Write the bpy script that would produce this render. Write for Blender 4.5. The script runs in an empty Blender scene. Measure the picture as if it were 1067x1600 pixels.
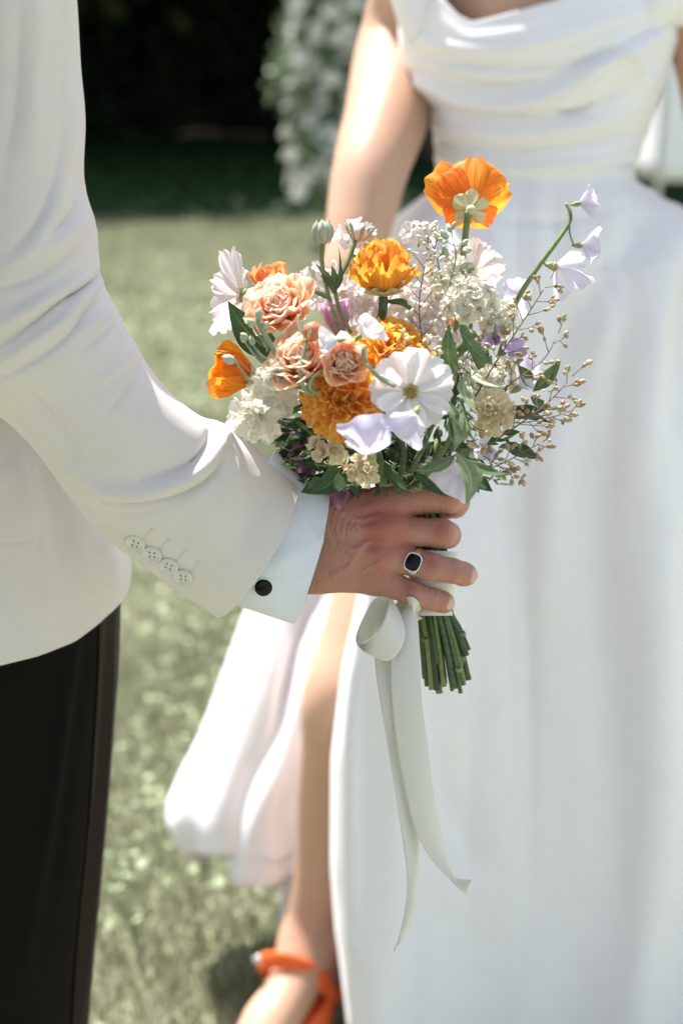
import bpy, math, random
import numpy as np
from mathutils import Vector, Matrix

random.seed(7)
rng = np.random.default_rng(7)
scene = bpy.context.scene
col = scene.collection
PI = math.pi

# ------------------------------------------------------------------ camera
CAM = np.array([0.0, 0.0, 1.28])
PITCH = math.radians(17.0)
FPX = 2222.2
R_ = np.array([1.0, 0.0, 0.0])
F_ = np.array([0.0, math.cos(PITCH), -math.sin(PITCH)])
U_ = np.array([0.0, math.sin(PITCH), math.cos(PITCH)])
cd = bpy.data.cameras.new('camera')
cam = bpy.data.objects.new('camera', cd)
col.objects.link(cam)
cam.location = CAM
cam.rotation_euler = (math.radians(90) - PITCH, 0, 0)
cd.sensor_fit = 'VERTICAL'; cd.sensor_height = 36; cd.sensor_width = 24; cd.lens = 50
cd.clip_start = 0.05; cd.clip_end = 500
cd.dof.use_dof = True; cd.dof.focus_distance = 0.935; cd.dof.aperture_fstop = 4.1
cd.dof.aperture_blades = 0
scene.camera = cam

# ------------------------------------------------------------------ light
SUN_EL, SUN_AZ = math.radians(63), math.radians(-34)      # azimuth from +Y, towards +X
w = bpy.data.worlds.new("World"); scene.world = w; w.use_nodes = True
nt = w.node_tree; nt.nodes.clear()
sky = nt.nodes.new('ShaderNodeTexSky'); sky.sky_type = 'NISHITA'; sky.sun_disc = False
sky.sun_elevation = SUN_EL; sky.sun_rotation = SUN_AZ
sky.air_density = 1.0; sky.dust_density = 2.5; sky.ozone_density = 1.6
hsv = nt.nodes.new('ShaderNodeHueSaturation'); hsv.inputs['Saturation'].default_value = 0.56
bg = nt.nodes.new('ShaderNodeBackground'); bg.inputs['Strength'].default_value = 0.15
wo = nt.nodes.new('ShaderNodeOutputWorld')
nt.links.new(sky.outputs[0], hsv.inputs['Color']); nt.links.new(hsv.outputs[0], bg.inputs[0]); nt.links.new(bg.outputs[0], wo.inputs[0])
sl = bpy.data.lights.new('sun', 'SUN'); sl.energy = 5.0; sl.angle = math.radians(0.5); sl.color = (1.0, 0.965, 0.92)
so = bpy.data.objects.new('sun', sl); col.objects.link(so)
tosun = Vector((math.sin(SUN_AZ) * math.cos(SUN_EL), math.cos(SUN_AZ) * math.cos(SUN_EL), math.sin(SUN_EL)))
so.rotation_euler = tosun.to_track_quat('Z', 'Y').to_euler(); so.location = (-2, 3, 6)
vs = scene.view_settings
vs.view_transform = 'Standard'; vs.look = 'None'; vs.gamma = 1.0; vs.exposure = 1.05; vs.use_curve_mapping = False
scene.cycles.use_denoising = True
scene.cycles.max_bounces = 8; scene.cycles.transparent_max_bounces = 8
scene.cycles.sample_clamp_indirect = 6

# ------------------------------------------------------------------ helpers
def V3(p): return Vector((float(p[0]), float(p[1]), float(p[2])))

def C(px, py, d):
    """image position of the photograph (1067x1600) at camera depth d, in metres"""
    px = np.asarray(px, float); py = np.asarray(py, float); d = np.asarray(d, float)
    return (CAM + d[..., None] * F_ + (d * (px - 533.5) / FPX)[..., None] * R_ + (d * (800 - py) / FPX)[..., None] * U_)

def D_of_Y(py, Y):
    v = (800 - np.asarray(py, float)) / FPX
    return np.asarray(Y, float) / (math.cos(PITCH) + v * math.sin(PITCH))

def at(px, py, Y):
    return C(px, py, D_of_Y(py, Y) + 0 * np.asarray(px, float))

def project(P):
    r = P - CAM
    d = r @ F_
    return 533.5 + FPX * (r @ R_) / d, 800 - FPX * (r @ U_) / d, d

def tab(t, pts):
    a = np.array(pts, float)
    return np.interp(t, a[:, 0], a[:, 1])

def smooth1(y, n=3):
    for _ in range(n):
        y = np.concatenate([y[:1], (y[:-2] + 2 * y[1:-1] + y[2:]) / 4, y[-1:]])
    return y

def catmull(pts, n):
    p = np.array(pts, float)
    if len(p) == 2:
        t = np.linspace(0, 1, n)[:, None]
        return p[0] * (1 - t) + p[1] * t
    q = np.vstack([2 * p[0] - p[1], p, 2 * p[-1] - p[-2]])
    t = np.linspace(0, len(p) - 1 - 1e-9, n)
    i = t.astype(int); f = (t - i)[:, None]
    a, b, c, d = q[i], q[i + 1], q[i + 2], q[i + 3]
    return 0.5 * (2 * b + (c - a) * f + (2 * a - 5 * b + 4 * c - d) * f ** 2 + (3 * b - a - 3 * c + d) * f ** 3)

def sn(P, freq, seed, k=6):
    r = np.random.default_rng(seed)
    o = 0
    for _ in range(k):
        v = r.normal(size=P.shape[-1]); v /= np.linalg.norm(v)
        o = o + np.sin(P @ v * freq * r.uniform(.6, 1.6) + r.uniform(0, 6.28))
    return o / k

def mesh_of(name, verts, faces, uv=None, attrs=None, smooth=True):
    me = bpy.data.meshes.new(name)
    verts = np.asarray(verts, np.float32)
    if isinstance(faces, np.ndarray):
        n, k = faces.shape
        me.vertices.add(len(verts)); me.vertices.foreach_set('co', verts.ravel())
        me.loops.add(n * k); me.loops.foreach_set('vertex_index', faces.astype(np.int32).ravel())
        me.polygons.add(n); me.polygons.foreach_set('loop_start', np.arange(n, dtype=np.int32) * k)
        me.update(calc_edges=True)
    else:
        me.from_pydata([tuple(v) for v in verts], [], faces)
    if uv is not None:
        l = me.uv_layers.new(name='UVMap')
        li = np.empty(len(me.loops), np.int32); me.loops.foreach_get('vertex_index', li)
        l.data.foreach_set('uv', np.asarray(uv, np.float32)[li].ravel())
    for k_, a in (attrs or {}).items():
        at_ = me.attributes.new(k_, 'FLOAT', 'POINT'); at_.data.foreach_set('value', np.asarray(a, np.float32).ravel())
    if smooth:
        me.polygons.foreach_set('use_smooth', np.ones(len(me.polygons), bool))
    me.validate(); me.update()
    return me

def link(name, me, mat=None, parent=None, kind=None, label=None, cat=None, group=None, mw=None):
    """link a mesh; world matrix mw; local to the parent's translation/rotation"""
    o = bpy.data.objects.new(name, me)
    col.objects.link(o)
    if mat is not None and me is not None and len(me.materials) == 0: me.materials.append(mat)
    mw = mw if mw is not None else Matrix.Identity(4)
    if parent is not None:
        o.parent = parent
        o.matrix_basis = WM[parent.name].inverted() @ mw
    else:
        o.matrix_basis = mw
    WM[o.name] = mw.copy()
    if kind: o['kind'] = kind
    if label: o['label'] = label
    if cat: o['category'] = cat
    if group: o['group'] = group
    return o
WM = {}

def empty(name, loc, label=None, cat=None, group=None, parent=None):
    return link(name, None, parent=parent, label=label, cat=cat, group=group, mw=Matrix.Translation(V3(loc)))

def grid_faces(nr, nc, closed=False, flip=False):
    i = np.arange(nr - 1)[:, None]; j = np.arange(nc if closed else nc - 1)[None, :]
    j2 = (j + 1) % nc
    a = i * nc + j; b = i * nc + j2; c = (i + 1) * nc + j2; d = (i + 1) * nc + j
    f = np.stack([a, b, c, d], -1).reshape(-1, 4)
    return f[:, ::-1].copy() if flip else f

def grid_uv(nr, nc, closed=False):
    v, u = np.meshgrid(np.linspace(0, 1, nr), np.linspace(0, 1, nc, endpoint=not closed), indexing='ij')
    return np.stack([u, v], -1).reshape(-1, 2)

def grid_normals(G, closed):
    gv = np.gradient(G, axis=0)
    if closed:
        gu = np.roll(G, -1, 1) - np.roll(G, 1, 1)
    else:
        gu = np.gradient(G, axis=1)
    n = np.cross(gu, gv); n /= np.linalg.norm(n, axis=-1, keepdims=True) + 1e-12
    return n

def paint(G, folds, closed=True, back=False):
    """press folds (image polyline, width px, height m) into the camera side of a surface grid"""
    N = grid_normals(G, closed)
    toc = CAM - G; toc /= np.linalg.norm(toc, axis=-1, keepdims=True)
    fac = (N * toc).sum(-1)
    s = np.sign(np.median(fac[np.abs(fac) > .3])) if back else 1
    sgn = np.sign(fac)[..., None]
    px, py, _ = project(G)
    H = np.zeros(px.shape)
    for poly, wd, amp in folds:
        q = catmull(poly, 26)
        best = np.full(px.shape, 1e9); bt = np.zeros(px.shape)
        for k in range(25):
            a = q[k]; b = q[k + 1]; ab = b - a; L = ab @ ab + 1e-9
            t = np.clip(((px - a[0]) * ab[0] + (py - a[1]) * ab[1]) / L, 0, 1)
            dd = (px - a[0] - t * ab[0]) ** 2 + (py - a[1] - t * ab[1]) ** 2
            m = dd < best
            best[m] = dd[m]; bt[m] = ((k + t) / 25)[m]
        H += amp * np.exp(-best / wd ** 2) * np.clip(np.sin(PI * np.clip(bt, .04, .96)), 0, 1) ** .5
    front = FRONT(G, closed)
    return G + (N * sgn) * (H * front)[..., None]

def FRONT(G, closed):
    # only the camera-facing half: nearer than the ring's centre depth
    _, _, d = project(G)
    c = d.mean(1, keepdims=True); r = np.abs(d - c).max(1, keepdims=True) + 1e-6
    return np.clip((c - d) / r * 3 + .35, 0, 1) if closed else np.ones(d.shape)

def loft_img(sections, nr, nc, sq=1.0):
    """closed tube from image-silhouette sections (ax,ay,bx,by,depth,half thickness)"""
    S = catmull(sections, nr)
    ph = np.linspace(0, 2 * PI, nc, endpoint=False)
    c = np.cos(ph); s = np.sign(np.sin(ph)) * np.abs(np.sin(ph)) ** sq
    mx = (S[:, 0] + S[:, 2]) / 2; my = (S[:, 1] + S[:, 3]) / 2
    hx = (S[:, 0] - S[:, 2]) / 2; hy = (S[:, 1] - S[:, 3]) / 2
    px = mx[:, None] + hx[:, None] * c; py = my[:, None] + hy[:, None] * c
    d = S[:, 4][:, None] - S[:, 5][:, None] * s
    return C(px, py, d)

def tube(pts, r0, r1, n=8, nr=None, cap=True, wob=0):
    P = np.array(pts, float); nr = nr or max(4, len(P) * 3)
    P = catmull(P, nr)
    T = np.gradient(P, axis=0); T /= np.linalg.norm(T, axis=1, keepdims=True) + 1e-12
    up = np.array([.13, .21, .97]); A = np.cross(T, up); A /= np.linalg.norm(A, axis=1, keepdims=True) + 1e-9
    B = np.cross(T, A)
    r = np.interp(np.linspace(0, 1, nr), np.linspace(0, 1, len(r0)), r0) if isinstance(r0, (list, tuple)) else np.linspace(r0, r1, nr)
    if wob: r = r * (1 + wob * sn(P, 400, 3))
    ph = np.linspace(0, 2 * PI, n, endpoint=False)
    G = P[:, None] + r[:, None, None] * (np.cos(ph)[None, :, None] * A[:, None] + np.sin(ph)[None, :, None] * B[:, None])
    v = G.reshape(-1, 3); f = [tuple(x) for x in grid_faces(nr, n, True)]
    if cap:
        f += [tuple(range(n))[::-1], tuple((nr - 1) * n + np.arange(n))]
    return v, f

def join(parts):
    vs, fs, o = [], [], 0
    for v, f in parts:
        v = np.asarray(v); vs.append(v)
        fs += [tuple(int(i) + o for i in x) for x in f]; o += len(v)
    return np.vstack(vs), fs

# ------------------------------------------------------------------ materials
def new_mat(name):
    m = bpy.data.materials.new(name); m.use_nodes = True
    n = m.node_tree; b = n.nodes['Principled BSDF']
    return m, n, b

def texco(n, kind='Object'):
    t = n.nodes.new('ShaderNodeTexCoord'); return t.outputs[kind]

def noise(n, vec, scale, detail=3, rough=.55):
    x = n.nodes.new('ShaderNodeTexNoise'); x.inputs['Scale'].default_value = scale
    x.inputs['Detail'].default_value = detail; x.inputs['Roughness'].default_value = rough
    n.links.new(vec, x.inputs['Vector']); return x

def ramp(n, fac, stops):
    r = n.nodes.new('ShaderNodeValToRGB'); e = r.color_ramp.elements
    while len(e) < len(stops): e.new(.5)
    for el, (p, c) in zip(e, stops): el.position = p; el.color = (*c, 1) if len(c) == 3 else c
    n.links.new(fac, r.inputs[0]); return r.outputs[0]

def bump(n, b, h, strength, dist=.001, prev=None):
    x = n.nodes.new('ShaderNodeBump'); x.inputs['Strength'].default_value = strength; x.inputs['Distance'].default_value = dist
    n.links.new(h, x.inputs['Height'])
    if prev is not None: n.links.new(prev, x.inputs['Normal'])
    n.links.new(x.outputs[0], b.inputs['Normal']); return x.outputs[0]

def mat_cloth(name, c1, c2, rough=.75, sheen=.25, weave=2600, bstr=.25, coarse=40, spec=.25, ribs=None):
    m, n, b = new_mat(name)
    co = texco(n)
    nz = noise(n, co, coarse, 4)
    wc = noise(n, co, 1100, 1); ws = n.nodes.new('ShaderNodeMath'); ws.operation = 'MULTIPLY_ADD'; ws.inputs[1].default_value = .9; ws.inputs[2].default_value = -.45
    n.links.new(wc.outputs['Fac'], ws.inputs[0]); wa = n.nodes.new('ShaderNodeMath'); wa.operation = 'ADD'; n.links.new(ws.outputs[0], wa.inputs[0]); n.links.new(nz.outputs['Fac'], wa.inputs[1])
    n.links.new(ramp(n, wa.outputs[0], [(.2, c1), (.8, c2)]), b.inputs['Base Color'])
    b.inputs['Roughness'].default_value = rough
    b.inputs['Sheen Weight'].default_value = sheen; b.inputs['Sheen Roughness'].default_value = .4
    b.inputs['Specular IOR Level'].default_value = spec
    w1 = noise(n, co, weave, 2)
    pv = bump(n, b, w1.outputs['Fac'], bstr, .0004)
    if ribs:
        wv = n.nodes.new('ShaderNodeTexWave'); wv.bands_direction = 'X'; wv.inputs['Scale'].default_value = ribs
        n.links.new(texco(n, 'UV'), wv.inputs['Vector'])
        bump(n, b, wv.outputs['Fac'], .15, .0006, pv)
        mxx = n.nodes.new('ShaderNodeMix'); mxx.data_type = 'RGBA'; mxx.blend_type = 'MULTIPLY'; mxx.inputs[0].default_value = 1
        n.links.new(b.inputs['Base Color'].links[0].from_socket, mxx.inputs[6]); n.links.new(ramp(n, wv.outputs['Fac'], [(.2, (.965, .97, .975)), (.6, (1, 1, 1))]), mxx.inputs[7])
        n.links.new(mxx.outputs[2], b.inputs['Base Color'])
    return m

def mat_petal(name, base, tip, trans=.45, rough=.5, vein=.25, vs=60, tip_pos=.6, edge=None, varied=.08):
    m, n, b = new_mat(name)
    uv = texco(n, 'UV')
    sp = n.nodes.new('ShaderNodeSeparateXYZ'); n.links.new(uv, sp.inputs[0])
    stops = [(0.0, base), (tip_pos, tip)]
    if edge: stops += [(.80, tuple((3 * q + e_) / 4 for q, e_ in zip(tip, edge))), (1.0, edge)]
    c = ramp(n, sp.outputs['Y'], stops)
    mp = n.nodes.new('ShaderNodeMapping'); mp.inputs['Scale'].default_value = (vs, 2.2, 1); n.links.new(uv, mp.inputs[0])
    vz = noise(n, mp.outputs[0], 1.0, 3)
    oi = n.nodes.new('ShaderNodeObjectInfo')
    h = n.nodes.new('ShaderNodeHueSaturation'); n.links.new(c, h.inputs['Color'])
    mr = n.nodes.new('ShaderNodeMapRange'); n.links.new(vz.outputs['Fac'], mr.inputs[0])
    mr.inputs[1].default_value = .3; mr.inputs[2].default_value = .7; mr.inputs[3].default_value = 1 - vein; mr.inputs[4].default_value = 1 + vein * .4
    n.links.new(mr.outputs[0], h.inputs['Value'])
    mh = n.nodes.new('ShaderNodeMapRange'); n.links.new(oi.outputs['Random'], mh.inputs[0])
    mh.inputs[3].default_value = .5 - varied * .12; mh.inputs[4].default_value = .5 + varied * .12
    n.links.new(mh.outputs[0], h.inputs['Hue'])
    n.links.new(h.outputs[0], b.inputs['Base Color'])
    b.inputs['Roughness'].default_value = rough; b.inputs['Specular IOR Level'].default_value = .3
    b.inputs['Sheen Weight'].default_value = .15
    nv = bump(n, b, vz.outputs['Fac'], .4, .0006)
    tr = n.nodes.new('ShaderNodeBsdfTranslucent'); n.links.new(h.outputs[0], tr.inputs[0]); n.links.new(nv, tr.inputs['Normal'])
    mx = n.nodes.new('ShaderNodeMixShader'); mx.inputs[0].default_value = trans
    n.links.new(b.outputs[0], mx.inputs[1]); n.links.new(tr.outputs[0], mx.inputs[2])
    n.links.new(mx.outputs[0], n.nodes['Material Output'].inputs[0])
    return m

def mat_plain(name, c1, c2, scale=300, rough=.5, trans=0, spec=.4, metal=0, bstr=.2, varied=0):
    m, n, b = new_mat(name)
    nz = noise(n, texco(n), scale, 4)
    cc = ramp(n, nz.outputs['Fac'], [(.3, c1), (.7, c2)])
    if varied:
        oi = n.nodes.new('ShaderNodeObjectInfo'); h = n.nodes.new('ShaderNodeHueSaturation'); n.links.new(cc, h.inputs['Color'])
        mh = n.nodes.new('ShaderNodeMapRange'); n.links.new(oi.outputs['Random'], mh.inputs[0])
        mh.inputs[3].default_value = 1 - varied; mh.inputs[4].default_value = 1 + varied
        n.links.new(mh.outputs[0], h.inputs['Value']); cc = h.outputs[0]
    n.links.new(cc, b.inputs['Base Color'])
    b.inputs['Roughness'].default_value = rough; b.inputs['Specular IOR Level'].default_value = spec; b.inputs['Metallic'].default_value = metal
    nv = bump(n, b, nz.outputs['Fac'], bstr, .0005)
    if trans:
        tr = n.nodes.new('ShaderNodeBsdfTranslucent'); n.links.new(cc, tr.inputs[0])
        mx = n.nodes.new('ShaderNodeMixShader'); mx.inputs[0].default_value = trans
        n.links.new(b.outputs[0], mx.inputs[1]); n.links.new(tr.outputs[0], mx.inputs[2])
        n.links.new(mx.outputs[0], n.nodes['Material Output'].inputs[0])
    return m

def mat_skin(name, base, red, fine=True):
    m, n, b = new_mat(name)
    co = texco(n)
    a = n.nodes.new('ShaderNodeAttribute'); a.attribute_name = 'red'
    nz = noise(n, co, 90, 5, .6)
    nz2 = noise(n, co, 420, 3, .6)
    ad = n.nodes.new('ShaderNodeMath'); ad.operation = 'MULTIPLY_ADD'; n.links.new(nz.outputs['Fac'], ad.inputs[0]); ad.inputs[1].default_value = .55
    n.links.new(a.outputs['Fac'], ad.inputs[2])
    ad2 = n.nodes.new('ShaderNodeMath'); ad2.operation = 'MULTIPLY_ADD'; n.links.new(nz2.outputs['Fac'], ad2.inputs[0]); ad2.inputs[1].default_value = .25
    n.links.new(ad.outputs[0], ad2.inputs[2])
    n.links.new(ramp(n, ad2.outputs[0], [(.25, base), (1.1, red)]), b.inputs['Base Color'])
    b.inputs['Roughness'].default_value = .48; b.inputs['Specular IOR Level'].default_value = .4
    b.inputs['Subsurface Weight'].default_value = .18; b.inputs['Subsurface Radius'].default_value = (1, .35, .2); b.inputs['Subsurface Scale'].default_value = .004
    if fine:
        vo = n.nodes.new('ShaderNodeTexVoronoi'); vo.inputs['Scale'].default_value = 900; n.links.new(co, vo.inputs['Vector'])
        pv = bump(n, b, vo.outputs['Distance'], .45, .0009)
        mp = n.nodes.new('ShaderNodeMapping'); mp.inputs['Scale'].default_value = (500, 150, 150); n.links.new(co, mp.inputs[0])
        nn = noise(n, mp.outputs[0], 1, 4); pv = bump(n, b, nn.outputs['Fac'], .6, .0011, pv)
    return m

# ------------------------------------------------------------------ solid bodies from blended limbs
class Body:
    def __init__(s, lo, hi, h):
        s.lo = np.array(lo, float); s.h = h
        s.n = np.ceil((np.array(hi) - s.lo) / h).astype(int) + 1
        s.f = np.full(s.n, 9.0, np.float32)
        s.ax = [s.lo[k] + h * np.arange(s.n[k]) for k in range(3)]
    def block(s, mn, mx):
        a = np.clip(np.floor((mn - s.lo) / s.h).astype(int), 0, s.n); b = np.clip(np.ceil((mx - s.lo) / s.h).astype(int) + 1, 0, s.n)
        sl_ = tuple(slice(a[k], b[k]) for k in range(3))
        g = np.meshgrid(*[s.ax[k][sl_[k]].astype(np.float32) for k in range(3)], indexing='ij', copy=False)
        return sl_, g
    def cap(s, a, b, ra, rb, k=.004, flat=None, field=None):
        """tapered limb; flat=(axis vec, factor) squashes across axis"""
        f = s.f if field is None else field
        a = np.array(a, float); b = np.array(b, float); R = max(ra, rb) * 1.4 + k * 2 + s.h * 2
        sl_, (X, Y, Z) = s.block(np.minimum(a, b) - R, np.maximum(a, b) + R)
        if X.size == 0: return
        ab = b - a; L = ab @ ab + 1e-12
        dx, dy, dz = X - a[0], Y - a[1], Z - a[2]
        t = np.clip((dx * ab[0] + dy * ab[1] + dz * ab[2]) / L, 0, 1)
        qx, qy, qz = dx - t * ab[0], dy - t * ab[1], dz - t * ab[2]
        if flat is not None:
            ax, fa = np.array(flat[0], float), flat[1]; ax /= np.linalg.norm(ax)
            q = (qx * ax[0] + qy * ax[1] + qz * ax[2]) * (fa - 1)
            qx, qy, qz = qx + q * ax[0], qy + q * ax[1], qz + q * ax[2]
        d = np.sqrt(qx * qx + qy * qy + qz * qz) - (ra + (rb - ra) * t)
        o = f[sl_]
        hh = np.clip(.5 + .5 * (o - d) / k, 0, 1)
        f[sl_] = np.where(o > 5, np.minimum(d, o), o * (1 - hh) + d * hh - k * hh * (1 - hh))
    def chain(s, pts, k=.003, field=None, flat=None):
        for p, q in zip(pts[:-1], pts[1:]):
            s.cap(p[0], q[0], p[1], q[1], k, field=field, flat=flat)
    def limb(s, pts, k=.02):
        q = catmull([list(p[0]) + [p[1]] for p in pts], max(2, (len(pts) - 1) * 7 + 1))
        keep = s.f; s.f = np.full(s.n, 9.0, np.float32)
        for a, b in zip(q[:-1], q[1:]): s.cap(a[:3], b[:3], a[3], b[3], .002)
        o = s.f; s.f = keep; s.blend(o, k)
    def blend(s, o, k):
        m = (s.f < 5) & (o < 5)
        hh = np.clip(.5 + .5 * (s.f - o) / k, 0, 1)
        s.f = np.where(m, s.f * (1 - hh) + o * hh - k * hh * (1 - hh), np.minimum(s.f, o))
    def mesh(s):
        f = s.f; n = s.n
        ins = f < 0
        cor = [(i, j, k) for i in (0, 1) for j in (0, 1) for k in (0, 1)]
        cs = [ins[i:n[0] - 1 + i, j:n[1] - 1 + j, k:n[2] - 1 + k] for i, j, k in cor]
        cnt = sum(c.astype(np.int8) for c in cs)
        act = (cnt > 0) & (cnt < 8)
        idx = np.full(act.shape, -1, np.int64); ijk = np.argwhere(act); idx[act] = np.arange(len(ijk))
        acc = np.zeros((len(ijk), 3)); num = np.zeros(len(ijk))
        for c0 in cor:
            for ax in range(3):
                if c0[ax]: continue
                c1 = list(c0); c1[ax] = 1
                v0 = f[ijk[:, 0] + c0[0], ijk[:, 1] + c0[1], ijk[:, 2] + c0[2]]
                v1 = f[ijk[:, 0] + c1[0], ijk[:, 1] + c1[1], ijk[:, 2] + c1[2]]
                m = (v0 < 0) != (v1 < 0)
                t = np.where(m, v0 / np.where(m, v0 - v1, 1), 0)
                p = np.tile(np.array(c0, float), (len(ijk), 1)); p[:, ax] += t
                acc += p * m[:, None]; num += m
        P = s.lo + s.h * (ijk + acc / num[:, None])
        Q = []
        for ax in range(3):
            a, b = [k for k in range(3) if k != ax]
            e0 = [slice(1, n[k] - 1) for k in range(3)]; e1 = list(e0)
            e0[ax] = slice(0, n[ax] - 1); e1[ax] = slice(1, n[ax])
            i0, i1 = ins[tuple(e0)], ins[tuple(e1)]
            for cond, flip in ((i0 & ~i1, False), (~i0 & i1, True)):
                w_ = np.argwhere(cond)
                if not len(w_): continue
                w_ = w_ + np.array([1 if k != ax else 0 for k in range(3)])
                def cell(da, db):
                    q = w_.copy(); q[:, a] -= da; q[:, b] -= db
                    return idx[q[:, 0], q[:, 1], q[:, 2]]
                qd = np.stack([cell(1, 1), cell(0, 1), cell(0, 0), cell(1, 0)], 1)
                if (ax == 1) != flip: qd = qd[:, ::-1]
                Q.append(qd)
        Q = np.vstack(Q); Q = Q[(Q >= 0).all(1)]
        # relax a little
        for _ in range(2):
            S = np.zeros_like(P); c = np.zeros(len(P))
            for k in range(4):
                a_, b_ = Q[:, k], Q[:, (k + 1) % 4]
                for d_ in range(3):
                    S[:, d_] += np.bincount(a_, P[b_, d_], len(P)) + np.bincount(b_, P[a_, d_], len(P))
                c += np.bincount(a_, minlength=len(P)) + np.bincount(b_, minlength=len(P))
            P = P * .5 + .5 * S / np.maximum(c, 1)[:, None]
        return P, Q
# ================================================================== THE SETTING
M_lawn, n, b = new_mat('lawn_ground')
co = texco(n)
n1 = noise(n, co, 3.0, 6, .65); n2 = noise(n, co, 26, 4)
mx = n.nodes.new('ShaderNodeMath'); mx.operation = 'MULTIPLY_ADD'; n.links.new(n2.outputs['Fac'], mx.inputs[0]); mx.inputs[1].default_value = .5; n.links.new(n1.outputs['Fac'], mx.inputs[2])
n.links.new(ramp(n, mx.outputs[0], [(.45, (.15, .165, .082)), (.75, (.28, .29, .19)), (1.0, (.37, .37, .28))]), b.inputs['Base Color'])
b.inputs['Roughness'].default_value = .95; b.inputs['Specular IOR Level'].default_value = .04
bump(n, b, n2.outputs['Fac'], .8, .03)
nx_, ny_ = 60, 80
gy, gx = np.meshgrid(np.linspace(-20, 120, ny_), np.linspace(-80, 80, nx_), indexing='ij')
gz = .012 * np.sin(gx * 1.1) * np.cos(gy * .9) - .012
link('lawn', mesh_of('lawn', np.stack([gx, gy, gz], -1).reshape(-1, 3), grid_faces(ny_, nx_)), M_lawn, kind='structure')

def blades(n_, y0, y1, h0, h1, wd, seed, spread=.36):
    r = np.random.default_rng(seed)
    y = np.sqrt(r.uniform(y0 ** 2, y1 ** 2, n_)); x = r.uniform(-1, 1, n_) * (spread * y + .15)
    tuft = .5 + .5 * sn(np.stack([x, y], -1), 9, seed + 1)
    h = r.uniform(h0, h1, n_) * (.55 + .9 * tuft); a = r.uniform(0, 6.28, n_); ln = r.uniform(.1, .9, n_) * h
    la = r.uniform(0, 6.28, n_)
    B = np.stack([x, y, np.full(n_, -.012)], -1)
    W = np.stack([np.cos(a), np.sin(a), 0 * a], -1) * wd * r.uniform(.6, 1.3, n_)[:, None] / 2
    Lx = np.stack([np.cos(la) * ln, np.sin(la) * ln, 0 * la], -1); up = np.stack([0 * h, 0 * h, h], -1)
    M = B + Lx * .35 + up * .62; T = B + Lx + up * .95
    v = np.stack([B - W, B + W, M + W * .8, M - W * .8, T], 1).reshape(-1, 3)
    o = np.arange(n_)[:, None] * 5
    f = np.vstack([o + np.array([0, 1, 2]), o + np.array([0, 2, 3]), o + np.array([3, 2, 4])])
    hv = np.repeat(r.uniform(0, 1, n_), 5)
    return v, f, hv

M_grass, n, b = new_mat('grass_blade')
a = n.nodes.new('ShaderNodeAttribute'); a.attribute_name = 'hue'
gc = ramp(n, a.outputs['Fac'], [(0, (.11, .135, .06)), (.5, (.275, .293, .185)), (.85, (.40, .40, .285)), (1, (.52, .49, .39))])
n.links.new(gc, b.inputs['Base Color']); b.inputs['Roughness'].default_value = .5; b.inputs['Specular IOR Level'].default_value = .25
tr = n.nodes.new('ShaderNodeBsdfTranslucent'); n.links.new(gc, tr.inputs[0])
ms = n.nodes.new('ShaderNodeMixShader'); ms.inputs[0].default_value = .4
n.links.new(b.outputs[0], ms.inputs[1]); n.links.new(tr.outputs[0], ms.inputs[2]); n.links.new(ms.outputs[0], n.nodes['Material Output'].inputs[0])
v1, f1, h1_ = blades(170000, 1.2, 5.5, .025, .05, .004, 11)
v2, f2, h2_ = blades(90000, 5.5, 14, .04, .07, .010, 12, .30)
link('grass', mesh_of('grass', np.vstack([v1, v2]), np.vstack([f1, f2 + len(v1)]), attrs={'hue': np.concatenate([h1_, h2_])}, smooth=False), M_grass, kind='stuff')

# clover and small pale leaves in the turf
r = np.random.default_rng(5); n_ = 20000
y = np.sqrt(r.uniform(1.2 ** 2, 9 ** 2, n_)); x = r.uniform(-1, 1, n_) * (.36 * y + .15)
keep = sn(np.stack([x, y], -1), 4.5, 77) > -.12; x, y = x[keep], y[keep]; n_ = len(x)
sz = r.uniform(.004, .0085, n_) * (1 + .06 * y); ph = r.uniform(0, 6.28, n_); z = r.uniform(.018, .045, n_)
tl = r.normal(0, .35, (n_, 2))
ang = np.linspace(0, 2 * PI, 6, endpoint=False)
ca = np.cos(ang[None] + ph[:, None]) * sz[:, None]; sa = np.sin(ang[None] + ph[:, None]) * sz[:, None]
vv = np.stack([x[:, None] + ca, y[:, None] + sa, z[:, None] + ca * tl[:, :1] + sa * tl[:, 1:]], -1).reshape(-1, 3)
M_clover = mat_plain('clover_leaf', (.27, .36, .17), (.50, .57, .37), 30, .5, trans=.35, spec=.35)
link('clover', mesh_of('clover', vv, np.arange(n_ * 6).reshape(n_, 6), smooth=False), M_clover, kind='stuff')

# ---- leaves by the thousand
def leafcloud(cs, n_, size, seed, flatten=1.0, shell=.55):
    """cs: blobs (x,y,z,rx,ry,rz)"""
    r = np.random.default_rng(seed); cs = np.array(cs, float)
    w_ = np.prod(cs[:, 3:], 1) ** .66; i = r.choice(len(cs), n_, p=w_ / w_.sum())
    d = r.normal(size=(n_, 3)); d /= np.linalg.norm(d, axis=1, keepdims=True)
    rad = r.uniform(shell, 1, n_) ** .7 * (1 + .12 * r.normal(size=n_))
    P = cs[i, :3] + d * rad[:, None] * cs[i, 3:]
    q = r.normal(size=(n_, 3)); q /= np.linalg.norm(q, axis=1, keepdims=True)
    t = np.cross(q, r.normal(size=(n_, 3))); t /= np.linalg.norm(t, axis=1, keepdims=True)
    s_ = size * r.uniform(.6, 1.35, n_)[:, None]
    a_ = q * s_; b_ = t * s_ * .5
    v = np.stack([P - a_, P + b_ - a_ * .1, P + a_, P - b_ - a_ * .1], 1).reshape(-1, 3)
    return v, np.arange(n_ * 4).reshape(n_, 4)

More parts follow.
